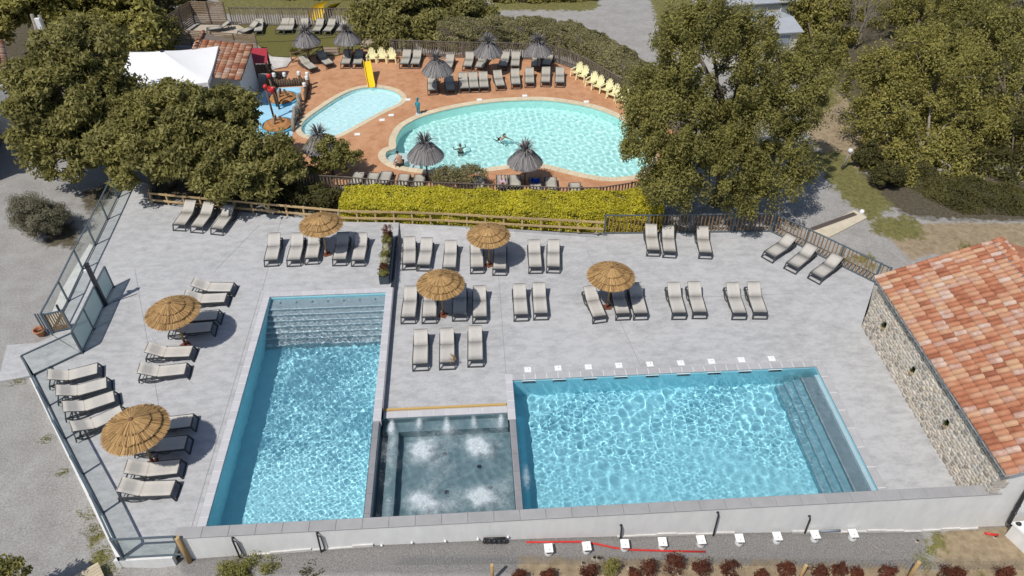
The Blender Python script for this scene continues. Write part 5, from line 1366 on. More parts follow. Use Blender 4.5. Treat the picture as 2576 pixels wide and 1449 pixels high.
for i, px in enumerate([(960,1372),(1036,1365),(1120,1361),(1202,1356),(1278,1351)]):
    q = GY(*px, 14.40); t = MB().lathe([(0, .03), (.035, .025), (.045, 0), (.03, -.04), (0, -.05)], 10, (q.x, 14.40, q.z)).tube([(q.x, 14.46, q.z), (q.x, 14.40, q.z)], .02, 6).build('pipe_stub', M_white, smooth=True)
    tag(t, f'small white pipe stub at the foot of the wall, {ordinal(i)} of five from the left', 'pipe stub', 'white pipe stubs on the wall')
t = thing('valve_manifold', 'row of five black valves lying against the foot of the wall', 'manifold', GY(1244, 1360, 14.3))
for k in range(5):
    q = GY(1219 + k * 12.5, 1361, 14.28); MB().lathe([(0, .09), (.05, .08), (.075, .02), (.07, -.06), (.04, -.09)], 12, (q.x, 14.26, q.z + .02)).build('valve', M_black, t, True)
a, b_ = GY(1216, 1356, 14.33), GY(1272, 1354, 14.33); MB().tube([(a.x, 14.34, a.z), (b_.x, 14.34, b_.z)], .045, 8).build('header_pipe', M_black, t, True)
hp = []
for px in [(1324,1364),(1400,1363),(1463,1363),(1500,1368),(1545,1378),(1588,1383),(1680,1386),(1775,1388)]:
    q = G(*px, -1.0); z = FZ(q.x) + .03; q = G(*px, z); hp.append((q.x, min(q.y, 14.36), z))
o = MB().tube(hp, .035, 8).build('conduit', M_redp, smooth=True); tag(o, 'long red conduit lying on the ground below the white wall', 'conduit')
M_gpipe = mat('grey_pipe', (.22,.24,.27), .5, .1)
for i, (pa, pb, lab) in enumerate((((1423,1368),(1558,1362),'grey pipe lying along the wall beside the red conduit'), ((2062,1336),(2114,1334),'short grey pipe lying beside the eighth white cover'))):
    q0 = GY(*pa, 14.33); q1 = GY(*pb, 14.33); o = MB().tube([(q0.x, 14.33, q0.z), (q1.x, 14.33, q1.z)], .045, 8).build('grey_pipe', M_gpipe, smooth=True); tag(o, lab, 'pipe')
q = GY(2498, 1336, 14.2); o = MB().tube([(q.x - .25, 14.2, FZ(q.x) + .05), (q.x + .2, 14.1, FZ(q.x) + .04)], .05, 8).build('red_pipe', M_redp, smooth=True); tag(o, 'short red pipe offcut at the corner of the building', 'pipe')
# post at the end of the wall, posts of the wire fence
def post(px, top_px, lab, m, r=.07, z=None):
    q = G(*px, -.8); z = FZ(q.x) if z is None else z; q = G(*px, z); h = .3
    while h < 2.5:
        d = Vector((q.x, q.y, z + h)) - Vector((0, 0, CAM_H)); 
        if 724.5 - d.dot(UP) / d.dot(FW) * FOC < top_px[1]: break
        h += .02
    t = thing('wooden_post', lab, 'post', q); MB().tube([(q.x, q.y, z - .2), (q.x, q.y, z + h)], [r * 1.03, r], 12).build('post_shaft', m, t, True)
    MB().lathe([(0, .012), (r * .8, .008), (r, 0)], 12, (q.x, q.y, z + h)).build('post_top', M_rail_wood, t)
    return q, z + h
o_ = G(478, 1414, -.62)
post((478,1414), (452,1352), 'leaning brown post at the left end of the white wall', M_tan_wood, .085)
post((1239,1462), (1240,1421), 'short tan post at the bottom edge in the middle', M_tan_wood, .06)
post((2008,1462), (2019,1422), 'tan post among the red shrubs at the bottom edge', M_tan_wood, .06)
post((2280,1462), (2292,1414), 'tan post at the bottom edge before the bare soil', M_tan_wood, .07)
# wire mesh between the posts
wf = thing('wire_fence', 'fine wire mesh fence running behind the red shrubs', 'fence', G(1800, 1455, -1.5)); wb = MB()
a, b_ = G(1000, 1462, -1.3), G(2620, 1455, -1.9)
for k in range(7): wb.tube([(a.x, a.y, FZ(a.x) + .1 + k * .1), (b_.x, b_.y, FZ(b_.x) + .1 + k * .1)], .0035, 4, False)
for k in range(160):
    q = a.lerp(b_, k / 160); wb.tube([(q.x, q.y, FZ(q.x) + .05), (q.x, q.y, FZ(q.x) + .72)], .003, 3, False)
wb.build('mesh_wires', mat('galvanised_wire', (.16,.16,.15), .5, .1), wf)
# loose stones
M_rock = mat('field_stone', (.42,.36,.27), .9, .2, 6, .3)
for i, (x, y, s) in enumerate(((1508,1407,.17),(1496,1405,.13),(1587,1432,.14),(1709,1388,.10),(1467,1418,.10),(2307,1362,.10),(2503,1352,.09),(2365,1402,.05),(2206,1375,.05))):
    q = G(x, y, -1.2); z = FZ(q.x); q = G(x, y, z); g = random.Random(i); v, f = stone_shape(i + 40)
    o = MB().add([(q.x + p_[1] * s, q.y + p_[2] * s * .8, z - p_[0] * s * .7 - .01) for p_ in v], f).build('loose_stone', M_rock, smooth=True); tag(o, f'pale loose stone on the ground below the wall, {ordinal(i)} of the scattered ones', 'stone', 'loose stones below the wall')
# downpipe and white tank lid at the lower right corner
t = thing('downpipe', 'black downpipe with elbow at the lower right corner of the building', 'pipe', GY(2540, 1318, 14.3))
q = [GY(2590, 1225, 14.36), GY(2572, 1252, 14.36), GY(2538, 1314, 14.36), GY(2545, 1319, 14.2), GY(2566, 1318, 14.0)]
MB().tube(q, .075, 10).build('pipe_body', M_black, t, True)
for u in (.3, .6): 
    c = q[1].lerp(q[2], u); d = (q[2] - q[1]).normalized() * .03; MB().tube([c - d, c + d], .088, 10).build('bracket', M_black, t, True)
t = thing('technical_cabin', 'white flat roofed cabin corner at the right edge below the building', 'cabin', G(2590, 1390, -1.5))
q = GY(2556, 1322, 14.0); MB().prism([(q.x, 14.1), (q.x + .75, 12.1), (q.x + 4, 12.5), (q.x + 4, 14.3)], -2.6, q.z - .12).build('wall', M_white_wall, t)
MB().prism([(q.x - .05, 14.15), (q.x + .72, 12.0), (q.x + 4, 12.4), (q.x + 4, 14.35)], q.z - .12, q.z).build('roof', M_white, t)
# pallet deck bottom left
t = thing('slatted_platform', 'pale slatted timber platform at the bottom left edge', 'platform', G(225, 1440, -.4))
A_, B_ = G(247, 1415, -.1), G(268, 1462, -.1); d = (B_ - A_).normalized(); s = Vector((-d.y, d.x, 0)); s = s if s.x < 0 else -s
M_pal = mat('pale_timber', (.50,.42,.29), .8, .12, 6, rnd=.1)
for k in range(8):
    p0 = A_ + d * (.06 + k * .125); p1 = p0 + s * 2.2; MB().bar((p0.x, p0.y, -.08), (p1.x, p1.y, -.08), .115, .03).build('board', M_pal, t)
for k in range(3): 
    p0 = A_ + s * (.1 + k); p1 = p0 + d * 1.0; MB().bar((p0.x, p0.y, -.16), (p1.x, p1.y, -.16), .06, .13).build('joist', M_pal, t)

# ---- path side: concrete drain slab with channel, globe lamp
cs = [G(a, b_, -.42) for a, b_ in ((2045,580),(2150,528),(2182,547),(2087,596))]
flat('drain_slab', [(cs, -.42)], mat('cream_concrete', (.56,.49,.37), .9, .12, 3, .2, 20), .12)
a, b_ = G(2044, 576, -.41), G(2152, 537, -.41); o = MB().bar((a.x, a.y, -.425), (b_.x, b_.y, -.425), .30, .03).build('drain_grate', mat('rusty_grate', (.16,.12,.095), .7, .25, 12)); tag(o, 'rusty drain grate across the cream concrete slab', 'grate')
g_ = MB()
for k in range(30):
    q = a.lerp(b_, (k + .5) / 30); d = (b_ - a).normalized(); n_ = Vector((-d.y, d.x, 0)) * .13; g_.bar((q.x - n_.x, q.y - n_.y, -.406), (q.x + n_.x, q.y + n_.y, -.406), .035, .012)
g_.build('grate_bars', M_dark, o)
p = G(2119, 424, -.5)
t = thing('garden_lamp', 'short leaning path lamp with a pale globe beside the wood', 'lamp', p)
MB().tube([(0, 0, 0), (.05, 0, .6), (.12, 0, 1.1)], [.09, .075, .065], 10).build('lamp_post', M_bark_p, t, True, world=False)
MB().lathe([(.0, .30), (.09, .28), (.15, .2), (.16, .12), (.12, .03), (.07, 0)], 16, (.14, 0, 1.1)).build('globe', mat('lamp_globe', (.62,.62,.60), .4, .05), t, True, world=False)
p = G(2168, 534, -.45); o = MB().lathe([(0, .22), (.10, .20), (.13, .1), (.12, 0)], 14, (p.x, p.y, -.5)).build('marker_stone', M_canvas, smooth=True); tag(o, 'small white marker at the end of the drain slab', 'marker')

# ---- rear terrace: lawn, steps, deck platform
lawn = [G(a, b_, ZB + .03) for a, b_ in ((470,86),(500,62),(576,62),(700,62),(955,62),(960,110),(905,122),(850,140),(735,142),(690,142),(660,120),(640,100))]
M_lawn = mat('lawn', (.10,.095,.022), .95, .25, 14, .5, 60, c2=(.14,.125,.032))
flat('lawn', [(lawn, ZB + .03)], M_lawn, .3)
pv = [G(a, b_, ZB + .05) for a, b_ in ((470,88),(505,62),(600,63),(640,84),(560,90))]
flat('paved_patch', [(pv, ZB + .05)], mat('beige_paving', (.44,.38,.30), .9, .1), .1)
t = thing('timber_landing', 'white bleached timber landing at the corner of the lawn', 'landing', G(710, 160, ZB))
M_bleach = mat('bleached_boards', (.60,.56,.52), .85, .12, 5, rnd=.08)
la, lb = G(676, 146, ZB), G(737, 150, ZB)
for k in range(9):
    p0 = la.lerp(G(690, 178, ZB), k / 9); p1 = lb.lerp(G(720, 170, ZB), k / 9); MB().bar((p0.x, p0.y, ZB + .06), (p1.x, p1.y, ZB + .06), .20, .06).build('board', M_bleach, t)
def trellis(lab, px0, px1):
    a, b_ = G(*px0, ZB), G(*px1, ZB); t = thing('low_railing', lab, 'railing', (a + b_) / 2); d = b_ - a
    MB().bar((a.x, a.y, ZB + .75), (b_.x, b_.y, ZB + .75), .06, .07).build('top_rail', M_lat, t); MB().bar((a.x, a.y, ZB + .12), (b_.x, b_.y, ZB + .12), .05, .05).build('bottom_rail', M_lat, t)
    n = max(1, round(d.length / 1.3))
    for k in range(n + 1): q = a.lerp(b_, k / n); MB().box((q.x, q.y, ZB + .4), (.08, .08, .8)).build('post', M_lat, t)
    for k in range(n):
        q0, q1 = a.lerp(b_, k / n), a.lerp(b_, (k + 1) / n)
        MB().bar((q0.x, q0.y, ZB + .15), (q1.x, q1.y, ZB + .72), .03, .05).build('brace', M_lat, t)
trellis('low timber railing with diagonal braces left of the lawn steps', (735,158), (815,140)); trellis('low timber railing with diagonal braces right of the lawn steps', (852,138), (925,134))
t = thing('lawn_steps', 'short flight of grey timber steps up to the lawn', 'steps', G(835, 138, ZB))
for k in range(3):
    a, b_ = G(816, 138 - k * 6, ZB), G(850, 137 - k * 6, ZB); MB().box(((a.x + b_.x) / 2, (a.y + b_.y) / 2, ZB + .04 + k * .03), (1.25, .36, .08)).build('step_board', M_lat, t)
# rocks + grasses by the chairs
for i, (x, y, s) in enumerate(((935,112,.9),(958,112,.8),(945,122,.6))):
    q = G(x, y, ZB); v, f = stone_shape(70 + i); o = MB().add([(q.x + p_[1] * s, q.y + p_[2] * s * .6, ZB - p_[0] * s * .7) for p_ in v], f).build('boulder', M_rock if i == 0 else M_old_wood, smooth=True); tag(o, ('pale boulder', 'dark boulder', 'small dark boulder')[i] + ' behind the three yellow chairs', 'boulder')
for i, (x, y) in enumerate(((742,138),(770,130),(938,128),(948,136),(985,140))):
    q = G(x, y, ZB); P = np.tile([q.x, q.y, ZB + .3], (260, 1)) + rng.normal(0, .16, (260, 3)) * [1, 1, .6]; V, F = leaves(P, (P - [q.x, q.y, ZB - .2]), .45, .03, rng, 0, 1.6)
    o = obj('ornamental_grass', fast_mesh('ornamental_grass', V, F, M_leafC)); tag(o, f'spiky grass clump at the edge of the lawn, {ordinal(i)} from the left', 'plant', 'grass clumps by the lawn')

# ---- kids' slide
p = G(932, 198, ZB); t = thing('toddler_slide', 'small yellow slide running into the shallow pool', 'slide', p)
a, b_ = G(929, 196, ZB), G(935, 219, ZB)
dy = (b_ - a); dr = Vector((dy.x, dy.y, 0)).normalized(); sd = Vector((-dr.y, dr.x, 0))
prof = [(-.6, 1.02), (-.3, 1.0), (.0, .80), (.9, .30), (1.5, .10), (1.75, .06)]
def trough(prof, org, dr, sd, w, hgt, m, parent, nm='chute'):
    v = []; 
    for u, z in prof:
        c = Vector((org.x, org.y, 0)) + dr * u
        for s_, zz in ((-w / 2 - .04, hgt), (-w / 2, hgt), (-w / 2, 0), (w / 2, 0), (w / 2, hgt), (w / 2 + .04, hgt)):
            q = c + sd * s_; v.append((q.x, q.y, org.z + z + zz))
    n = 6; f = [(i * n + k, i * n + k + 1, (i + 1) * n + k + 1, (i + 1) * n + k) for i in range(len(prof) - 1) for k in range(n - 1)]
    return MB().add(v, f).build(nm, m, parent)
trough(prof, Vector((a.x, a.y, ZB)), dr, sd, .46, .14, M_yslide, t)
for s_ in (-1, 1):
    q = Vector((a.x, a.y, ZB)) - dr * .55 + sd * .22 * s_; MB().bar((q.x, q.y, ZB), (q.x, q.y, ZB + 1.15), .05, .05).build('ladder_rail', M_yslide, t)
for k in range(4):
    q0 = Vector((a.x, a.y, 0)) - dr * .55 + sd * .22; q1 = q0 - sd * .44; MB().bar((q0.x, q0.y, ZB + .2 + .22 * k), (q1.x, q1.y, ZB + .2 + .22 * k), .04, .04).build('rung', M_yslide, t)
flat('paving_slab', [([G(*q, ZB + .006) for q in ((892,213),(917,211),(919,217),(896,219))], ZB + .012)], M_terrac, .02)
# playground slide behind the fence
t = thing('playground_slide', 'curved yellow playground slide behind the grey picket fence', 'slide', G(800, 56, ZB))
pts = [GY(882, -14, 71), GY(868, 2, 70.5), GY(845, 16, 69), GY(815, 24, 67), GY(803, 34, 65.2), GY(797, 52, 64)]
v = []
for i, q in enumerate(pts):
    d = (pts[min(i + 1, 5)] - pts[max(i - 1, 0)]); d.z = 0; d.normalize(); s_ = Vector((-d.y, d.x, 0))
    for k in range(7):
        an = math.pi * k / 6; v.append(q + s_ * (.62 * math.cos(an)) + Vector((0, 0, .45 * (1 - math.sin(an)))))
MB().add(v, [(i * 7 + k, i * 7 + k + 1, (i + 1) * 7 + k + 1, (i + 1) * 7 + k) for i in range(5) for k in range(6)]).build('chute', M_yslide, t, True)
for i in (1, 3): q = pts[i]; MB().bar((q.x, q.y, ZB - .2), (q.x, q.y, q.z), .1, .1).build('support', M_old_wood, t)

# white spouts and inlets round the rear pools
for i, (x, y) in enumerate(((1026,251),(984,290),(961,302),(899,338),(1320,241),(1475,256),(1200,433),(1206,251))):
    q = G(x, y, ZB); o = MB().box((q.x, q.y, ZB + .014), (.36, .30, .02)).build('pool_hatch', M_white); tag(o, f'white lid set in the terracotta terrace, {ordinal(i)} around the rear pools', 'hatch', 'white lids by the rear pools'); o['label'] = ['white lid beside the round end of the shallow pool', 'small white lid below the shallow pool', 'white lid halfway along the shallow pool', 'white lid at the lower left of the shallow pool', 'white lid behind the middle of the round pool', 'white lid at the right of the round pool near the chairs', 'white lid in front of the round pool near the sunbather', 'white lid at the upper left of the round pool'][i]

M_roofdark = mat('dark_sheet_roof', (.08,.075,.07), .8, .15)
# ---- tiled hut, tent, house at left edge
t = thing('tiled_hut', 'small white hut with a red tiled roof beside the tent', 'hut', G(585, 210, ZB))
c0 = G(606, 202, 2.0); c1 = G(637, 113, 2.6); c2 = G(512, 80, 3.2)    # eave near, eave far, ridge far
du = (c2 - c1); dv = (c1 - c0); L_u, L_v = du.length, dv.length
c3 = c0 + du
dvn = dv.normalized(); dun = (du - dvn * du.dot(dvn)).normalized()
roof(t, c0, dun, dvn, int(L_u / .42) + 1, int(L_v / .30), .42, L_v / int(L_v / .30), 260, M_rtile, M_rtile_i)
MB().add([c0 - Vector((0, 0, .04)), c1 - Vector((0, 0, .04)), c2 - Vector((0, 0, .04)), c3 - Vector((0, 0, .04))], [(0, 1, 2, 3)]).build('roof_deck', M_old_wood, t)
i0, i1, i2, i3 = (c0 * .94 + c2 * .06), (c1 * .94 + c3 * .06), (c2 * .94 + c0 * .06), (c3 * .94 + c1 * .06)
vv = [(q.x, q.y, ZB - .2) for q in (i0, i1, i2, i3)] + [(q.x, q.y, q.z - .08) for q in (i0, i1, i2, i3)]
MB().add(vv, [(0, 1, 5, 4), (1, 2, 6, 5), (2, 3, 7, 6), (3, 0, 4, 7)]).build('wall', M_white_wall, t)
for k in range(int((c3 - c2).length / .43)):
    q = c2.lerp(c3, k * .43 / (c3 - c2).length); d = (c3 - c2); o = obj('ridge_tile', hm, t, True, loc=(q.x, q.y, q.z + .04), rot=(0, 0, math.atan2(d.y, d.x) - math.pi / 2))
# slatted gate pieces beside the hut
tg = thing('timber_gate', 'dark slatted timber gate between the tent and the hut', 'gate', G(570, 225, ZB))
for k in range(6):
    q = GY(533 + k * 8, 172, 51.0); MB().bar((q.x, q.y, q.z), (q.x, q.y, ZB), .08, .03).build('slat', M_lat, tg)
for k in range(8):
    q = G(578 + k * 2.5, 232 + k * 3, ZB); MB().bar((q.x, q.y, ZB), (q.x, q.y, ZB + 2.2), .03, .09).build('slat', M_old_wood, tg)
# tent
cs = [GY(327, 131, 50), GY(549, 116, 51), GY(522, 207, 46.4), GY(285, 222, 45.8)]
t = thing('white_tent', 'white canvas tent roof behind the leafy trees', 'tent', Vector((sum(q.x for q in cs) / 4, 53, ZB)))
ap = sum(cs, Vector()) / 4 + Vector((-.4, .8, .75)); b = MB(); n = 8
ring = []
for i in range(4):
    for k in range(n):
        u = k / n; q = cs[i].lerp(cs[(i + 1) % 4], u); q = q - Vector((0, 0, .12 * math.sin(math.pi * u))); ring.append(q)
v = []
for lv in range(6):
    s_ = lv / 5; 
    for q in ring: w_ = q.lerp(ap, s_); w_.z = q.z + (ap.z - q.z) * s_ ** 1.6; v.append(w_)
m_ = len(ring); b.add(v, [(l * m_ + k, l * m_ + (k + 1) % m_, (l + 1) * m_ + (k + 1) % m_, (l + 1) * m_ + k) for l in range(5) for k in range(m_)])
b.build('canvas', M_canvas, t, True)
va = MB()
for i in range(m_): q0, q1 = ring[i], ring[(i + 1) % m_]; va.add([q0, q1, q1 - Vector((0, 0, .28)), q0 - Vector((0, 0, .28))], [(0, 1, 2, 3)])
va.build('valance', M_canvas, t)
for q in cs: MB().tube([(q.x, q.y, ZB - .2), (q.x, q.y, q.z)], .05, 8).build('pole', M_white, t)
MB().lathe([(0, .06), (.12, .04), (.14, 0)], 12, (ap.x, ap.y, ap.z - .02)).build('vent_cap', M_dark, t)
# house at the left edge
t = thing('house', 'house with weathered red tile roof at the far left edge', 'house', (-33, 45, -.2))
e0, e1 = GY(28, 200, 47), GY(12, 85, 57); e0.z = e1.z = 3.0; e0 = G(30, 205, 3.0); e1 = G(8, 100, 3.0)
dv = (e1 - e0); dvn = dv.normalized(); dun = Vector((-abs(dvn.y), dvn.x * (1 if dvn.y > 0 else -1), 0)).normalized(); dun = Vector((-dvn.y, dvn.x, .36)).normalized()
if dun.x > 0: dun = Vector((dvn.y, -dvn.x, .36)).normalized()
roof(t, e0, dun, dvn, 12, int(dv.length / .24), .4, .24, 240, M_rtile, M_rtile_i)
h0 = Vector((dun.x, dun.y, 0)).normalized()
q = [e0 + h0 * .35, e1 + h0 * .35, e1 + h0 * 8, e0 + h0 * 8]
MB().prism([(w_.x, w_.y) for w_ in q], -.4, 2.9).build('wall', M_white_wall, t)
MB().bar(e0 - Vector((0, 0, .05)) , e1 - Vector((0, 0, .05)), .1, .1).build('gutter', M_conc, t)
t = thing('shed', 'low shed just off the left edge throwing a shadow on the gravel', 'shed', G(-60, 400, -.3))
sq = [G(-40, 455, -.2), G(2, 345, -.2)]; sd_ = Vector((-1, 0, 0)) * 4
MB().prism([(w_.x, w_.y) for w_ in (sq[0], sq[1], sq[1] + sd_, sq[0] + sd_)], -.4, 2.7).build('wall', M_old_wood, t)
MB().prism([(w_.x, w_.y) for w_ in (sq[0] + Vector((.2, -.2, 0)), sq[1] + Vector((.2, .2, 0)), sq[1] + sd_, sq[0] + sd_)], 2.7, 2.8).build('roof', M_roofdark, t)
# utility pole and cable
pb = GY(100, 150, 47.5); pt = GY(80, 36, 47.5)
t = thing('utility_pole', 'grey timber utility pole with white insulator box rising from the trees', 'pole', (pb.x, 47.5, -.5))
MB().tube([(pb.x, 47.5, -.5), (pt.x, 47.5, pt.z)], [.16, .11], 10).build('pole_shaft', M_bark_p, t, True); MB().tube([(pb.x + .9, 47.7, -.5), (pt.x + .35, 47.6, pt.z - .1)], [.14, .10], 10).build('brace_pole', M_bark_p, t, True)
MB().box((pt.x + .28, 47.35, pt.z - .55), (.28, .2, .7)).build('transformer_box', M_white, t)
ca, cb = Vector((pt.x + .3, 47.5, pt.z - .5)), GY(1275, -22, 64); n = 24
o = MB().tube([ca.lerp(cb, k / n) - Vector((0, 0, 2.6 * (1 - (2 * k / n - 1) ** 2))) for k in range(n + 1)], .018, 5).build('overhead_cable', M_black); tag(o, 'thin black overhead cable crossing the top of the rear terrace', 'cable')

# ---- mobile homes
M_siding = mat('cream_siding', (.66,.63,.55), .7, .04, 2)
M_roofg = mat('grey_sheet_roof', (.36,.375,.40), .7, .08, 1.2)
def mobile_home(lab, a, b_, dep, zt):
    """front wall from a to b (ground), depth behind it"""
    t = thing('mobile_home', lab, 'mobile home', (a + b_) / 2); d = (b_ - a).normalized(); n_ = Vector((-d.y, d.x, 0)); n_ = n_ if n_.y > 0 else -n_
    q = [a, b_, b_ + n_ * dep, a + n_ * dep]; MB().prism([(w_.x, w_.y) for w_ in q], -.3, zt).build('wall', M_siding, t)
    for k in range(12):
        zz = -.1 + k * (zt + .1) / 12; p0, p1 = a - n_ * .012, b_ - n_ * .012; MB().bar((p0.x, p0.y, zz + .1), (p1.x, p1.y, zz + .1), .02, .17).build('siding_board', M_siding, t)
    o_ = .25; e = [a - n_ * o_ - d * o_, b_ - n_ * o_ + d * o_, b_ + n_ * (dep + o_) + d * o_, a + n_ * (dep + o_) - d * o_]
    r0, r1 = (e[0] + e[3]) / 2, (e[1] + e[2]) / 2
    v = [(w_.x, w_.y, zt) for w_ in e] + [(r0.x, r0.y, zt + .35), (r1.x, r1.y, zt + .35)] + [(w_.x, w_.y, zt + .08) for w_ in e] + [(r0.x, r0.y, zt + .43), (r1.x, r1.y, zt + .43)]
    MB().add(v, [(6, 7, 11, 10), (8, 9, 10, 11), (0, 1, 7, 6), (1, 2, 8, 7), (2, 3, 9, 8), (3, 0, 6, 9)]).build('roof', M_roofg, t)
    for u in (.3, .52, .8):
        c = a.lerp(b_, u) - n_ * .04; ang = math.atan2(d.y, d.x)
        w_ = MB().box((c.x, c.y, 1.45), (1.15, .06, 1.05), ang).build('window', M_white, t)
        MB().box((c.x - n_.x * .02, c.y - n_.y * .02, 1.45), (1.0, .05, .9), ang).build('pane', mat('curtained_pane', (.30,.34,.38), .2, .2, 6, stretch=(6, 6, .3)), w_)
    return t
mobile_home('cream mobile home with grey roof behind the big tree', G(1775, 100, -.4), G(2010, 84, -.4), 4.0, 2.3)
mobile_home('second mobile home lower down behind the big tree', G(1815, 172, -.4), G(1990, 160, -.4), 3.6, 2.1)

# ---- play pool with pirate structures
M_blue = mat('blue_splash_floor', (.33,.60,.78), .3, .08, 1.5, c2=(.38,.66,.82))
spl = [G(a, b_, ZB - .05) for a, b_ in ((672,224),(758,220),(752,262),(745,300),(735,345),(640,345),(640,250))]
flat('splash_floor', [(spl, ZB + .01)], M_blue, .2)
t = thing('log_palisade', 'low brown log palisade with white topped posts round the play pool', 'palisade', G(720, 215, ZB))
lg = MB().tube([(0, 0, -.1), (0, 0, .55)], .085, 8).mesh('log', M_log, True); cap = MB().lathe([(0, .26), (.12, .25), (.13, .22), (.13, 0)], 12).mesh('post_cap', M_white, True); lp = MB().tube([(0, 0, -.1), (0, 0, .8)], .095, 8).mesh('post', M_log, True)
for q, d in along([G(676, 220, ZB), G(775, 214, ZB), G(769, 254, ZB)], .17): obj('log', lg, t, True, loc=(q.x, q.y, ZB), scl=(1, 1, random.uniform(.85, 1.1)))
for x, y in ((695,218),(721,217),(757,214),(778,216),(777,226),(771,243)):
    q = G(x, y, ZB); o = obj('post', lp, t, True, loc=(q.x, q.y + .03, ZB)); obj('post_cap', cap, o, False, loc=(0, 0, .78))
t = thing('driftwood_wall', 'grey carved driftwood wall along the right of the play pool', 'wall', G(750, 290, ZB))
for k in range(7):
    q = G(757 - k * 2.6, 262 + k * 10, ZB); b = MB(); b.tube([(q.x + .15 * math.sin(k), q.y - .4, ZB), (q.x, q.y, ZB + .75 + .15 * math.sin(k * 2)), (q.x - .1, q.y + .45, ZB + .1)], [.16, .13, .15], 8); b.build('log', M_bark_p, t, True)
for i, (x, y, lab) in enumerate(((712,250,'farther'), (700,318,'nearer'))):
    q = G(x, y, ZB); t = thing('play_island', f'orange and blue pirate island in the play pool, the {lab} one', 'play island', q)
    MB().lathe([(.0, .3), (.7, .32), (.95, .18), (1.0, -.05)], 9, (q.x, q.y, ZB)).build('island_rock', mat('orange_rock', (.40,.19,.07), .8, .3, 5, .3), t)
    MB().lathe([(1.02, .14), (1.12, .12), (1.14, -.04)], 20, (q.x, q.y, ZB)).build('blue_skirt', mat('pool_blue', (.10,.40,.60), .4, .05), t)
    for k in range(3): a_ = k * 2.1; MB().bar((q.x + .35 * math.cos(a_), q.y + .35 * math.sin(a_), ZB + .25), (q.x + .2 * math.cos(a_), q.y + .2 * math.sin(a_), ZB + .75), .14, .12).build('crate', M_lat, t)
for i, (x, y, h, lab) in enumerate(((697,268,2.1,'farther'), (690,300,2.2,'nearer'))):
    q = G(x, y, ZB); t = thing('splash_post', f'brown play pool post topped by a red ball, the {lab} one', 'post', q, group='red ball posts')
    MB().tube([(q.x, q.y, ZB), (q.x - .1, q.y, ZB + h)], .07, 8).build('pole', M_log, t, True); MB().lathe([(.16 * math.sin(math.pi * k / 8), .16 - .16 * math.cos(math.pi * k / 8)) for k in range(9)], 14, (q.x - .1, q.y, ZB + h)).build('ball', M_redp, t, True)
q = G(703, 275, ZB); t = thing('tipping_bucket', 'red tipping bucket on a brown post over the play pool', 'bucket', q)
MB().tube([(q.x, q.y, ZB), (q.x, q.y, ZB + 1.7)], .07, 8).build('pole', M_log, t, True); MB().lathe([(0, 1.25), (.18, 1.25), (.27, 1.65), (.24, 1.65), (.16, 1.3)], 14, (q.x - .25, q.y - .05, ZB)).build('bucket', M_redp, t, True); MB().bar((q.x, q.y, ZB + 1.68), (q.x - .3, q.y, ZB + 1.72), .05, .05).build('arm', M_log, t)
# tower with red roof
q = G(660, 232, ZB); t = thing('play_tower', 'dark timber play tower with a square red roof beside the hut', 'tower', q)
rp_ = [GY(628, 121, 53.3), GY(672, 121, 53.3), GY(672, 158, 51.8), GY(628, 158, 51.8)]
zt = sum(w_.z for w_ in rp_) / 4
MB().add([(w_.x, w_.y, w_.z) for w_ in rp_] + [(w_.x, w_.y, w_.z - .06) for w_ in rp_], [(0, 1, 2, 3), (7, 6, 5, 4), (0, 4, 5, 1), (1, 5, 6, 2), (2, 6, 7, 3), (3, 7, 4, 0)]).build('roof', mat('red_roof', (.36,.035,.05), .5, .06), t)
for w_ in rp_: u = w_.lerp(sum(rp_, Vector()) / 4, .12); MB().bar((u.x, u.y, ZB), (u.x, u.y, u.z), .13, .13).build('post', M_log, t)
cq = sum(rp_, Vector()) / 4
MB().box((cq.x, cq.y, ZB + 1.0), (1.2, 1.4, .08)).build('platform', M_log, t)
a_ = Vector((cq.x + .6, cq.y - .3, ZB + 1.0)); b_ = G(714, 200, ZB)
for s_ in (-.25, .25): MB().bar((a_.x, a_.y + s_, a_.z), (b_.x, b_.y + s_, ZB), .09, .09).build('ramp_rail', M_log, t)
for k in range(6): u = a_.lerp(b_, (k + .5) / 6); MB().bar((u.x, u.y - .25, u.z), (u.x, u.y + .25, u.z), .10, .05).build('ramp_step', M_log, t)
for k in range(5): u = rp_[3].lerp(rp_[2], (k + .5) / 5); MB().bar((u.x, u.y, ZB + 1.0), (u.x, u.y, ZB + 1.7), .06, .04).build('baluster', M_log, t)
# dried palm sprig on one of the loungers by the spa
q = G(1140, 905, ZR + .36); P = np.tile([q.x, q.y, q.z + .10], (60, 1)) + rng.normal(0, .07, (60, 3)) * [1, 1.4, .6]; V, F = leaves(P, P - np.array([q.x, q.y - .1, q.z - .1]), .22, .02, rng, 0, 1.6)
o = obj('dried_palm_sprig', fast_mesh('dried_palm_sprig', V, F, M_straw)); tag(o, 'dried straw coloured palm sprig lying on the middle lounger by the spa', 'sprig')
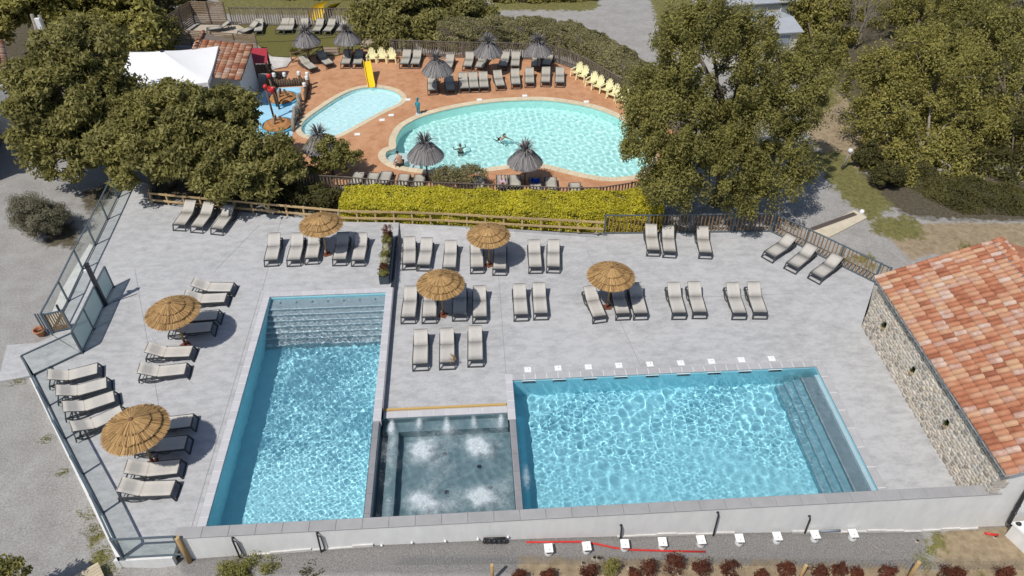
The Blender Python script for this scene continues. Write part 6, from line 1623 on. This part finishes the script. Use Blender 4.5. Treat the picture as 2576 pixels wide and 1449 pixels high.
# ================================================================= PEOPLE AND STATUE
def figure(name, joints, bones, radii, m, parent=None, root='pelvis'):
    """one continuous skinned body; joints {name: point}, bones [(a, b)], radii {name: r}"""
    idx = {k: i for i, k in enumerate(joints)}
    me = bpy.data.meshes.new(name); me.from_pydata([tuple(v) for v in joints.values()], [(idx[a], idx[b]) for a, b in bones], [])
    me.materials.append(m)
    o = obj(name, me, parent, False)
    md = o.modifiers.new('skin', 'SKIN'); md.use_smooth_shade = True
    sv = me.skin_vertices[0].data if len(me.skin_vertices) else None
    if sv is None:
        bpy.context.view_layer.objects.active = o; sv = me.skin_vertices[0].data
    for k, i in idx.items(): r = radii.get(k, .03); sv[i].radius = (r, r) if not isinstance(r, tuple) else r
    sv[idx[root]].use_root = True
    s = o.modifiers.new('smooth', 'SUBSURF'); s.levels = 2; s.render_levels = 2
    return o
def hand(J, B, Rr, wrist, pre, d, side):
    """five bent fingers from the palm; d forward direction, side towards the thumb"""
    w = Vector(J[wrist]); d = Vector(d).normalized(); side = Vector(side).normalized(); dn = d.cross(side).normalized()
    J[pre + 'palm'] = w + d * .07; B.append((wrist, pre + 'palm')); Rr[pre + 'palm'] = (.034, .018)
    for k in range(4):
        r = w + d * .10 + side * (.027 - .018 * k); m_ = r + d * (.035 + .004 * (1.5 - abs(k - 1.3))) ; e = m_ + d * .03 - dn * .012
        J[pre + f'k{k}'] = r; J[pre + f'm{k}'] = m_; J[pre + f'e{k}'] = e
        B += [(pre + 'palm', pre + f'k{k}'), (pre + f'k{k}', pre + f'm{k}'), (pre + f'm{k}', pre + f'e{k}')]
        Rr[pre + f'k{k}'] = .010; Rr[pre + f'm{k}'] = .009; Rr[pre + f'e{k}'] = .007
    J[pre + 't0'] = w + d * .045 + side * .035; J[pre + 't1'] = w + d * .085 + side * .055
    B += [(pre + 'palm', pre + 't0'), (pre + 't0', pre + 't1')]; Rr[pre + 't0'] = .011; Rr[pre + 't1'] = .008
def head(t, c, fwd, m, hair, scale=1.0, long=False):
    c = Vector(c); f = Vector(fwd).normalized(); s = f.cross(Vector((0, 0, 1))).normalized(); u = s.cross(f).normalized(); b = MB(); n = 16
    for i in range(11):
        th_ = math.pi * i / 10
        for k in range(n):
            a = 2 * math.pi * k / n; x = math.sin(th_) * math.cos(a); y = math.sin(th_) * math.sin(a); z = math.cos(th_)
            w = .075 * (1 - .18 * max(0, -z)); dp = .095
            q = s * x * w + f * y * dp + u * z * .115
            if y > .75 and -.35 < z < .1 and abs(x) < .35: q += f * .022 * (1 - abs(x) / .35)          # nose
            if y > .6 and .05 < z < .3 and .2 < abs(x) < .6: q -= f * .010                                # eye sockets
            if y > .6 and -.65 < z < -.45: q += f * .006                                                 # lips
            b.v.append(tuple(c + q * scale))
    b.f = [(i * n + k, i * n + (k + 1) % n, (i + 1) * n + (k + 1) % n, (i + 1) * n + k) for i in range(10) for k in range(n)]
    for sg in (-1, 1): b.lathe([(0, .02), (.012, .015), (.018, -.01), (0, -.022)], 8, tuple(c + s * sg * .076 * scale))
    h = b.build('head', m, t, True, world=False)
    hb_ = MB()
    for i in range(8):
        th_ = math.pi * .56 * i / 7
        for k in range(n):
            a = 2 * math.pi * k / n; x = math.sin(th_) * math.cos(a); y = math.sin(th_) * math.sin(a); z = math.cos(th_)
            cut = 1.0 if y < .35 else max(.0, 1 - (th_ - .75) * 1.4) if th_ > .75 else 1
            k_ = 1.10 if cut > .5 else .90
            q = s * x * .078 * k_ + f * (y * .097 * k_ - .006) + u * (z * .118 * k_ + (0 if y > .2 else -.012)); hb_.v.append(tuple(c + q * scale))
    hb_.f = [(i * n + k, i * n + (k + 1) % n, (i + 1) * n + (k + 1) % n, (i + 1) * n + k) for i in range(7) for k in range(n)]
    if long: hb_.tube([tuple(c - f * .06 * scale), tuple(c - f * .12 * scale - u * .12), tuple(c - f * .12 * scale - u * .28)], [.07, .065, .03], 8)
    hb_.build('hair', hair, t, True, world=False)
    for sg in (-1, 1): MB().lathe([(0, .01), (.009, .004), (.009, -.004), (0, -.01)], 8, tuple(c + (f * .084 + s * sg * .030 + u * .016) * scale)).build('eye', M_hair, t, world=False)
def body(lab, loc, rz, J, shirt=None, hair=None, fwd=(0, -1, 0), skip=(), long=False, shorts=None, m=None, sc_=1.0, hands=True, hd=None):
    t = thing('person', lab, 'person', loc, rz); t.scale = (sc_,) * 3
    J = {k: Vector(v) for k, v in J.items()}; B = [(a, b_) for a, b_ in (('pelvis', 'belly'), ('belly', 'chest'), ('chest', 'neck'), ('neck', 'skull'), ('chest', 'shl'), ('shl', 'ell'), ('ell', 'wrl'), ('chest', 'shr'), ('shr', 'elr'), ('elr', 'wrr'), ('pelvis', 'hil'), ('hil', 'knl'), ('knl', 'anl'), ('anl', 'tol'), ('pelvis', 'hir'), ('hir', 'knr'), ('knr', 'anr'), ('anr', 'tor')) if a in J and b_ in J]
    Rr = dict(pelvis=(.135, .105), belly=(.12, .095), chest=(.145, .105), neck=.055, skull=.05, shl=.062, shr=.062, ell=.042, elr=.042, wrl=.028, wrr=.028, hil=.088, hir=.088, knl=.058, knr=.058, anl=.036, anr=.036, tol=.03, tor=.03)
    if hands:
        for sd_ in 'lr':
            if 'wr' + sd_ in J:
                d = J['wr' + sd_] - J['el' + sd_]; hand(J, B, Rr, 'wr' + sd_, 'h' + sd_, d, (d.cross(Vector((0, 0, 1))) * (1 if sd_ == 'l' else -1)) + Vector((0, 0, .001)))
    figure('body', J, B, Rr, m or M_skin, t)
    head(t, hd or (J['skull'] + Vector((0, 0, .10))), fwd, m or M_skin, hair or M_hair, 1.0, long)
    if shorts:
        S = {k: J[k] for k in ('pelvis', 'hil', 'hir')}; S['lw'] = J['hil'].lerp(J['knl'], .55); S['rw'] = J['hir'].lerp(J['knr'], .55)
        figure('shorts', S, [('pelvis', 'hil'), ('pelvis', 'hir'), ('hil', 'lw'), ('hir', 'rw')], dict(pelvis=(.150, .122), hil=.108, hir=.108, lw=.088, rw=.088), shorts, t)
    return t
M_trunks = mat('dark_green_trunks', (.02,.035,.03), .8, .1); M_pink = mat('pink_towel_cloth', (.55,.36,.50), .85, .25, 14); M_bikini = mat('black_bikini', (.015,.016,.02), .6, .1)
M_pale = mat('fair_skin', (.52,.33,.24), .55, .08, 12)
# boy seated on the pool edge, leaning forward over crossed legs, back to the camera
p = G(1010, 419, ZB)
body('boy in dark trunks sitting at the edge of the round pool with a bent back', (p.x, p.y, ZB + .02), R(28), dict(pelvis=(0, 0, .14), belly=(0, .10, .30), chest=(-.01, .20, .50), neck=(-.02, .30, .64), skull=(-.02, .36, .70), shl=(-.19, .22, .54), ell=(-.30, .34, .30), wrl=(-.34, .16, .10), shr=(.17, .24, .54), elr=(.22, .42, .32), wrr=(.10, .55, .14),
     hil=(-.10, .08, .12), knl=(-.38, .36, .14), anl=(-.02, .52, .08), tol=(.08, .58, .06), hir=(.10, .08, .12), knr=(.36, .38, .16), anr=(.05, .62, .06), tor=(-.06, .66, .05)), fwd=(0, 1, -.5), shorts=M_trunks, hd=Vector((-.02, .40, .78)))
# swimmer, head and shoulders out of the water
p = G(1158, 372, ZB - .12)
body('swimmer with bare shoulders half under water in the round pool', (p.x, p.y, ZB - 1.40), R(200), dict(pelvis=(0, .05, .72), belly=(0, .04, .92), chest=(0, 0, 1.14), neck=(0, -.01, 1.30), skull=(0, -.02, 1.36), shl=(-.19, 0, 1.18), ell=(-.40, -.10, 1.08), wrl=(-.46, -.34, 1.08), shr=(.19, 0, 1.18), elr=(.38, -.14, 1.06), wrr=(.34, -.38, 1.06),
     hil=(-.10, .05, .70), knl=(-.12, .02, .36), anl=(-.12, .10, .04), tol=(-.12, -.06, .02), hir=(.10, .05, .70), knr=(.12, -.05, .36), anr=(.12, .06, .04), tor=(.12, -.10, .02)), m=M_pale, shorts=M_trunks, hair=mat('brown_hair', (.10,.055,.025), .6, .2))
p = G(1265, 349, ZB - .12)
body('dark haired swimmer in a black bikini leaning forward in the round pool', (p.x, p.y, ZB - 1.16), R(35), dict(pelvis=(0, .25, .82), belly=(0, .12, .98), chest=(0, -.02, 1.10), neck=(0, -.13, 1.22), skull=(0, -.18, 1.28), shl=(-.17, -.02, 1.14), ell=(-.34, -.18, 1.0), wrl=(-.36, -.42, .96), shr=(.17, -.02, 1.14), elr=(.34, -.16, 1.0), wrr=(.40, -.38, .98),
     hil=(-.10, .28, .80), knl=(-.14, .40, .45), anl=(-.14, .75, .40), tol=(-.14, .88, .38), hir=(.10, .28, .80), knr=(.14, .42, .45), anr=(.14, .78, .38), tor=(.14, .90, .36)), m=M_pale, shorts=M_bikini, long=True)
# sunbather on the lounger behind the hedge, feet towards the pool
F = G(1263, 441, ZB + .345); z0 = .10
p = (F.x - .03, F.y - .95, ZB + .30)
body('sunbather lying on a lounger with bare legs toward the pool and pink shorts', p, R(178), dict(pelvis=(0, .05, .14), belly=(0, .26, .20), chest=(0, .46, .30), neck=(0, .62, .40), skull=(0, .68, .44), shl=(-.18, .44, .30), ell=(-.26, .22, .20), wrl=(-.20, .02, .16), shr=(.18, .44, .30), elr=(.26, .22, .20), wrr=(.20, .02, .16),
     hil=(-.09, -.02, .13), knl=(-.12, -.42, .16), anl=(-.11, -.82, .10), tol=(-.12, -.88, .22), hir=(.09, -.02, .13), knr=(.10, -.42, .15), anr=(.10, -.82, .10), tor=(.11, -.88, .22)), fwd=(0, -.75, .65), m=M_pale, shorts=M_pink, hd=Vector((0, .76, .52)))
# towel left on a lounger
q = G(1345, 446, ZB + .37); tw = MB(); n = 9
for i in range(n):
    for j in range(n):
        u, w = i / 8 - .5, j / 8 - .5; tw.v.append((q.x + u * .55, q.y - .42 + w * .5, ZB + .385 + .05 * math.sin(u * 9 + 1) * math.cos(w * 8) + .04 * random.random()))
tw.f = [(i * n + j, (i + 1) * n + j, (i + 1) * n + j + 1, i * n + j + 1) for i in range(8) for j in range(8)]
o = tw.build('towel', mat('blue_towel', (.01,.05,.34), .9, .2, 20), smooth=True); tag(o, 'crumpled blue towel left on a lounger behind the hedge', 'towel')
# teal statue of a child
p = G(1053, 287, ZB); M_teal = mat('teal_paint', (.035,.24,.30), .45, .12, 6)
t = thing('statue', 'teal painted statue of a standing child at the pool edge', 'statue', p, R(-30))
J = {k: Vector(v) for k, v in dict(pelvis=(0, 0, .52), belly=(0, -.02, .66), chest=(0, 0, .80), neck=(0, .01, .92), skull=(0, 0, .98), shl=(-.13, 0, .86), ell=(-.20, -.02, .68), wrl=(-.10, -.14, .62), shr=(.13, 0, .86), elr=(.20, -.04, .70), wrr=(.10, -.14, .78), hil=(-.07, 0, .48), knl=(-.07, -.03, .26), anl=(-.06, .02, .06), tol=(-.06, -.10, .03), hir=(.07, 0, .48), knr=(.07, -.02, .26), anr=(.06, .02, .06), tor=(.06, -.10, .03)).items()}
B = [('pelvis', 'belly'), ('belly', 'chest'), ('chest', 'neck'), ('neck', 'skull'), ('chest', 'shl'), ('shl', 'ell'), ('ell', 'wrl'), ('chest', 'shr'), ('shr', 'elr'), ('elr', 'wrr'), ('pelvis', 'hil'), ('hil', 'knl'), ('knl', 'anl'), ('anl', 'tol'), ('pelvis', 'hir'), ('hir', 'knr'), ('knr', 'anr'), ('anr', 'tor')]
figure('figure', J, B, dict(pelvis=.12, belly=.11, chest=.115, neck=.05, skull=.05, shl=.05, shr=.05, ell=.038, elr=.038, wrl=.03, wrr=.03, hil=.075, hir=.075, knl=.055, knr=.055, anl=.04, anr=.04, tol=.03, tor=.03), M_teal, t)
head(t, (0, -.01, 1.10), (0, -1, 0), M_teal, M_teal, 1.1)
MB().lathe([(0, .05), (.18, .05), (.20, 0)], 16).build('plinth', M_conc, t, world=False)
